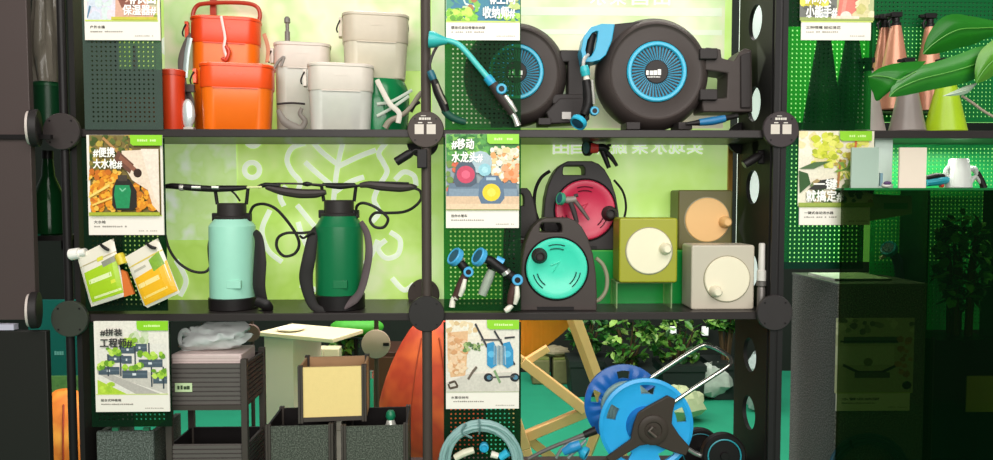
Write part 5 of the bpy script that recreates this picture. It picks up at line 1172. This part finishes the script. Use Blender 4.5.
cone_bottle('lime green conical spray bottle beneath the large leaves',945,72,.06,Z1,19.5,6,m_lim,m_lim,g)
for px,lb in ((822,'dark green conical spray bottle dimly seen through the board, nearer the side panel'),(850,'dark green conical spray bottle dimly seen through the board, nearer the copper bottles')):
    cone_bottle(lb,px,30,.12,Z1,20,5,mat('#1d4a34',.35),m_black,g)
# second row of things
o = T('watering_can','small white watering can with long spout over the dark acrylic screen','watering can',958,188,.10,None); B=Here.B; u=Here.u
q=MB(); q.lathe((0,0,0),(0,0,1),[(12*u,0),(12.5*u,.002),(9*u,28*u),(8*u,29.5*u)],32); q.build('can_body', mat('#c9ccc6',.35), o)
q=MB(); q.tpx([(968,186,0),(975,177,0),(981,183,0)],[2.6,2.2,2],10); q.tpx([(966,170,0),(974,169,0),(977,175,0)],[3.2,3,2],10); q.build('spout', mat('#b0b4ae',.4), o)
q=MB(); q.tpx([(951,178,.0),(945,174,0),(947,168,0),(952,165,0)],1.8,8); q.build('can_handle', mat('#c9ccc6',.35), o)
q=MB(); q.tpx([(977,172,0),(981,180,0),(984,188,0)],[2.4,3,3.4],10); q.build('dark_rose', m_black, o)
zcan = o.location.z
o = T('acrylic_riser','tall dark riser behind the screen carrying the white watering can','riser',945,300,.08,Z3+.0); q=MB(); hz5=zcan-Z3
a,b=P(838,284).x+.305-o.location.x,L(1015,300).x; q.box(((a+b)/2,.07,hz5-.003),(b-a,.14,.005)); q.build('deck', mat('#2a6a3c',.3), o); q=MB()
for x in (a+.003,b-.003): q.box((x,.07,(hz5-.006)/2),(.006,.14,hz5-.006))
q.build('side_sheet', mat('#123c26',.3), o)
o = T('hand_sprayer','turquoise hand sprayer with red tip lying beside the white watering can','hand sprayer',940,186,.10,zcan); B=Here.B
q=MB(); q.tpx([(926,B-5),(940,B-7),(956,B-9)],[3.6,4.6,2],10); q.build('body', mat('#1f8a9a',.35), o); q=MB(); q.tpx([(926,B-10),(936,B-12),(944,B-12)],[2.6,3.2,2],10); q.build('grip', m_black, o); q=MB(); q.tpx([(940,B-2.5),(943,B-2.5)],2.2,10); q.build('red_tip', mat('#c03424',.4), o)
o = T('pale_board','tall white blank board standing behind the grey green tile','sign',883,188,.05,None); q=MB(); q.bpx(874,137,893,188,0,.005); q.build('board', mat('#dfeee8',.4), o, smooth=0); q=MB(); q.bpx(874,184,893,188,-.02,.02); q.build('sign_foot', mat('#cfdcd8',.4), o)
# acrylic screen with tiles on its top edge
XS = P(841,300,-.06).x
m_scr = mat('#08220f',.06,alpha=.2,tint='#b0bc9c')
o = T('acrylic_screen','tall dark green glossy acrylic screen covering the bay beside the granite pedestal','acrylic screen',920,460,-.06,0.0)
zs = P(900,188,-.06).z; q=MB(); q.box((XS-o.location.x+.26,.006,zs/2+.01),(.52,.012,zs-.02)); q.build('sheet', m_scr, o)
q=MB(); q.box((XS-o.location.x+.26,.02,.012),(.52,.12,.024)); q.build('floor_rail', m_black, o)
q=MB(); q.box((XS-o.location.x+.26,.03,zs-.003),(.52,.07,.006)); q.build('edge_ledge', mat('#1c6a34',.2), o)
for lb,x0,x1,c in (('small grey green blank tile standing on the acrylic screen beside the lemon poster',851,879,'#a9bcae'),('small pinkish white blank tile standing on the acrylic screen before the green board',899,927,'#efdccb')):
    o = T('blank_tile',lb,'tile',(x0+x1)/2,188,-.055,zs,'blank tiles on the acrylic screen'); q=MB(); q.bpx(x0,147.5,x1,Here.B,0,.006); q.build('tile_face', mat(c,.5,var=.02), o, smooth=0); q=MB(); q.bpx(x0+6,Here.B-3,x1-6,Here.B,.006,.03); q.build('tile_prop', mat(c,.5), o)
o = T('tiny_figure','tiny white and purple toy piece on the screen edge between the two blank tiles','toy',886,188,-.04,zs); u=Here.u; q=MB(); q.ell((0,0,3*u),(5*u,4*u,3*u)); q.build('toy_body', m_white, o); q=MB(); q.ell((-.4*u,-3*u,5*u),(4*u,2*u,2*u)); q.build('toy_stripe', mat('#5a3a6a',.4), o); q=MB(); q.bpx(880,173,883,186,.0,.006); q.build('toy_sail', mat('#7a9aa8',.4), o)
# granite pedestal
a = P(838,284,0.005); o = T('granite_pedestal','tall dark granite pedestal standing in front of the perforated board','pedestal',838,284,0.012,0.0)
q=MB(); q.box((.13,.15,a.z/2-.003),(.26,.30,a.z-.006)); q.build('column', speckle('#3e3c3c','#979593',260), o, bevel=.002); q=MB(); q.box((.13,.15,a.z-.003),(.262,.302,.006)); q.build('cap_slab', mat('#6a6a68',.6), o)
zp=a.z
o = T('paper_sheet','white sheet of paper on top of the granite pedestal','paper',846,276,.05,zp+.0002); q=MB(); q.box((.06,.10,.004),(.17,.17,.008)); q.build('sheets', mat('#eef0e6',.5), o); q=MB(); q.box((.06,.0155,.004),(.17,.001,.006)); q.build('page_line', mat('#c8ccc0',.5), o)
# things dimly seen through the screen
def art_dim(A):
    A.rect(0,0,1,.8,'#b8b49a'); A.blobs(24,0,0,1,.16,.06,['#8a8a70','#d0ccb4','#6a6a58'],31); A.rect(.1,.2,.8,.27,'#4a5a48'); A.rect(.06,.24,.85,.26,'#2c342c')
    A.rect(.0,.3,.75,.5,'#c8c4b0'); A.dot(.42,.47,.06,'#7a7a40'); A.line([(.1,.5),(.3,.58),(.6,.58),(.8,.5)],.03,'#3c3a34'); A.rect(.25,.58,.7,.64,'#5a584c'); A.blobs(14,.78,.2,1,.6,.06,['#a8744a','#c08a5a'],32); A.dot(.92,.72,.06,'#2c2a28')
card(836,318,912,411, art_dim, [], ('水管收纳架',.5), False,'dim poster card of a wall rack seen through the dark green acrylic screen',Y=.006)
spray_gun('spray_gun','dark blue spray gun dimly visible behind the acrylic screen, farther from the poster',.2,915,255,None,[('head',(912,250),(906,246),7,8,m_blue,m_black),('tube',[(914,252),(918,262),(914,278)],[4,4.6,3.6],mat('#2a3a5a',.45),'grip'),('tube',[(908,258),(906,264)],1.6,m_cream,'trigger')],'spray guns behind the screen')
spray_gun('spray_gun','dark blue spray gun dimly visible behind the acrylic screen, nearer the poster',.2,893,255,None,[('head',(890,250),(884,246),8,9,m_blue,m_cream),('tube',[(892,252),(898,262),(900,278)],[4,5,4],mat('#2a3a5a',.45),'grip'),('tube',[(885,256),(880,258)],1.8,m_cream,'trigger')],'spray guns behind the screen')
o = T('pale_board','pale slanted wedge imitating a faint reflection in the acrylic screen','sign',876,224,.01,None); q=MB(); q.ppx([(836,192),(912,196),(912,214),(840,226)],0,.005); q.build('board', mat('#8fae8c',.5), o, smooth=0); q=MB(); q.bpx(884,203,908,209,-.001,0); q.build('reflection_mark', mat('#2f9a5a',.5), o)  # pale wedge modelled in place of a reflection on the screen
sh = shrub('leafy green plant dimly visible through the acrylic screen edge',962,262,.12,.085,.16,['#2f7a2c','#4fa03c','#1f5a22','#6ab84c'],260,12,.045,Z3)
o = T('box_planter','dark open box planter with a yellow front behind the acrylic screen','planter',965,460,.03,Z3,'open box planters'); B=Here.B; q=MB(); q.bpx(930,340,1000,B,0.004,.15); q.build('box_shell', m_black, o); q=MB(); q.bpx(966,376,997,412,0,.004); q.build('yellow_board', mat('#b8a84a',.5), o); q=MB(); q.bpx(930,338,935,B,-.006,.01); q.build('corner_post', m_post, o)
# coil under the dim card
o = T('coiled_hose','dark blue hose coil dimly visible under the card behind the screen','hose',868,470,-.0,None); q=MB()
q.tube([L(868+(40-(k/28*4)%12)*math.cos(2*PI*k/28),470-(36-(k/28*4)%12)*math.sin(2*PI*k/28),-.02) for k in range(28*7)],.005,8); q.build('hose_turns', mat('#2a4a5c',.4), o); q=MB(); q.tpx([(850,440,-.03),(853,448,-.03)],1.6,6); q.build('tie_strap', m_black, o)

# ---------------------------------------------------------------- big leaved plant at the picture edge
o = T('broad_leaf_plant','large plant with broad glossy green leaves reaching into the picture before the bottles','plant',1040,470,-.28,0.0)
def leaf(upper, lower, dy, curl, m, mid, n=18, k=8):
    A=[L(*p,dy) for p in upper]; Bq=[L(*p,dy) for p in lower]
    A,_=spline(A,1.0,sub=8); Bq,_=spline(Bq,1.0,sub=8)
    rs=lambda P_,t:P_[min(len(P_)-1,int(round(t*(len(P_)-1))))]
    q=MB(); vs=[]
    for off in (0,.0016):
        for i in range(n+1):
            a,b=rs(A,i/n),rs(Bq,i/n)
            for j in range(k+1):
                s_=j/k; p=a.lerp(b,s_); w=(b-a).length
                vs.append(p+Vector((0,-curl*w*math.sin(PI*s_)*(1 if s_<.5 else .9)+.04*w*(abs(s_-.5)<.07)+off+curl*.6*w*s_,0)))
    N_=(n+1)*(k+1)
    fs=[(o_+i*(k+1)+j,o_+i*(k+1)+j+1,o_+(i+1)*(k+1)+j+1,o_+(i+1)*(k+1)+j) for o_ in (0,N_) for i in range(n) for j in range(k)]
    q.add(vs,fs); lf=q.build('leaf', m, o, smooth=60)
    q=MB(); q.tube([rs(A,i/n).lerp(rs(Bq,i/n),.5)+Vector((0,-curl*(rs(A,i/n)-rs(Bq,i/n)).length*.75-.0005,0)) for i in range(n+1)],.0012,6); q.build('midrib', mid, lf)
m_leaf=mat('#1f6a1a',.3,var=.35,scale=12); m_leaf2=mat('#2a7420',.3,var=.35,scale=12); m_leafp=mat('#a8b8a0',.4,var=.1); m_mid=mat('#5a9a3c',.4); m_yl=multitone(['#2a7420','#5a9024','#c8b83c'],6,.35)
leaf([(923,54),(927,38),(938,21),(952,14),(970,16),(995,21),(1030,30)],[(923,54),(932,54),(948,51),(962,47),(978,43),(995,36),(1030,34)],0,.25,m_leaf,m_mid)
leaf([(889,97),(893,84),(901,75),(915,67),(938,61),(962,53),(978,47),(1000,44)],[(889,97),(897,96.5),(910,94.5),(926,91),(946,87),(965,83),(982,76),(1000,62)],-.04,.22,m_leaf2,m_mid)
leaf([(868,77),(878,69),(892,64),(908,62),(926,61)],[(868,77),(871,84),(876,92),(882,100),(898,84)],-.03,.25,m_leaf,m_mid)
leaf([(976,83),(975,70),(979,54),(988,44),(1000,38),(1030,36)],[(976,83),(982,82),(990,79),(998,74),(1008,68),(1030,50)],-.07,.22,m_yl,m_mid)
leaf([(943,96),(954,91),(966,86),(976,83)],[(943,96),(956,95.5),(968,93),(976,85)],-.02,.2,m_leafp,mat('#c0ccb8',.4))
q=MB(); q.tpx([(962,96,-.01),(974,104,-.01),(985,112,-.01),(1010,126,-.01)],1.4,8); q.build('twig', mat('#9a8a78',.5), o)
for pts in ([(1030,32,0),(1036,120,0),(1040,300,0)],[(998,50,-.04),(1030,90,-.03),(1040,300,0)],[(1028,42,-.07),(1038,120,-.04),(1040,300,0)]):
    q=MB(); q.tpx(pts,2.0,8); q.build('leaf_stalk', mat('#4f8a34',.4), o)
q=MB(); q.tube([L(1040,298),Vector((0,0,.28))],.012,10); q.build('stem', mat('#4f7a34',.5), o); q=MB(); q.lathe((0,0,0),(0,0,1),[(.10,0),(.14,.30),(.15,.30),(.15,.32),(.13,.32),(.12,.28),(.01,.28)],36); q.build('pot', mat('#4a4a48',.5), o)

# ================================================================ light and camera
def area(name, loc, target, sx, sy, power, col=(1,1,1)):
    l=bpy.data.lights.new(name,'AREA'); l.shape='RECTANGLE'; l.size=sx; l.size_y=sy; l.energy=power; l.color=col
    ob=bpy.data.objects.new(name,l); C.objects.link(ob); ob.location=loc
    ob.rotation_euler=(Vector(target)-Vector(loc)).to_track_quat('-Z','Y').to_euler(); return ob
area('hall_front_light',(0,-2.6,3.6),(0,.2,1.1),4.5,1.6,LK*115,(1,.97,.92))
area('hall_front_light',(.3,-4.2,2.2),(0,.3,1.3),4,1.5,LK*120,(1,.96,.92))  # low soft lamp added in front to light shelves and murals evenly
area('lounge_fill_light',(0,.75,3.0),(0,2.6,.5),4.5,.6,LK*150,(1,.93,.88))  # unseen fill lamp added for the upright faces in the lounge
area('right_bay_fill_light',(1.27,.12,Z1-.04),(1.27,.1,0),.5,.06,LK*1.3,(.95,1,.9))  # fill lamp added to brighten what stands behind the acrylic screen
area('lounge_ceiling_light',(0,2.6,3.3),(0,2.4,0),4.5,2.5,LK*75,(1,.98,.93))
w=bpy.data.worlds.new('hall_ambient'); bpy.context.scene.world=w; w.use_nodes=True
bg=w.node_tree.nodes['Background']; bg.inputs[0].default_value=(.85,.88,.9,1); bg.inputs[1].default_value=.2
sc=bpy.context.scene
cd=bpy.data.cameras.new('camera'); co=bpy.data.objects.new('camera',cd); C.objects.link(co); co.location=CAM
cd.sensor_width=36; cd.lens=36*FPX/993; cd.clip_start=.05
co.rotation_euler=(PI/2-PIT,0,-YAW); sc.camera=co
vs_=sc.view_settings; vs_.view_transform='Standard'; vs_.look='None'; vs_.gamma=1; vs_.exposure=0; vs_.use_curve_mapping=False
sc.cycles.max_bounces=10; sc.cycles.transparent_max_bounces=16; sc.cycles.use_denoising=True
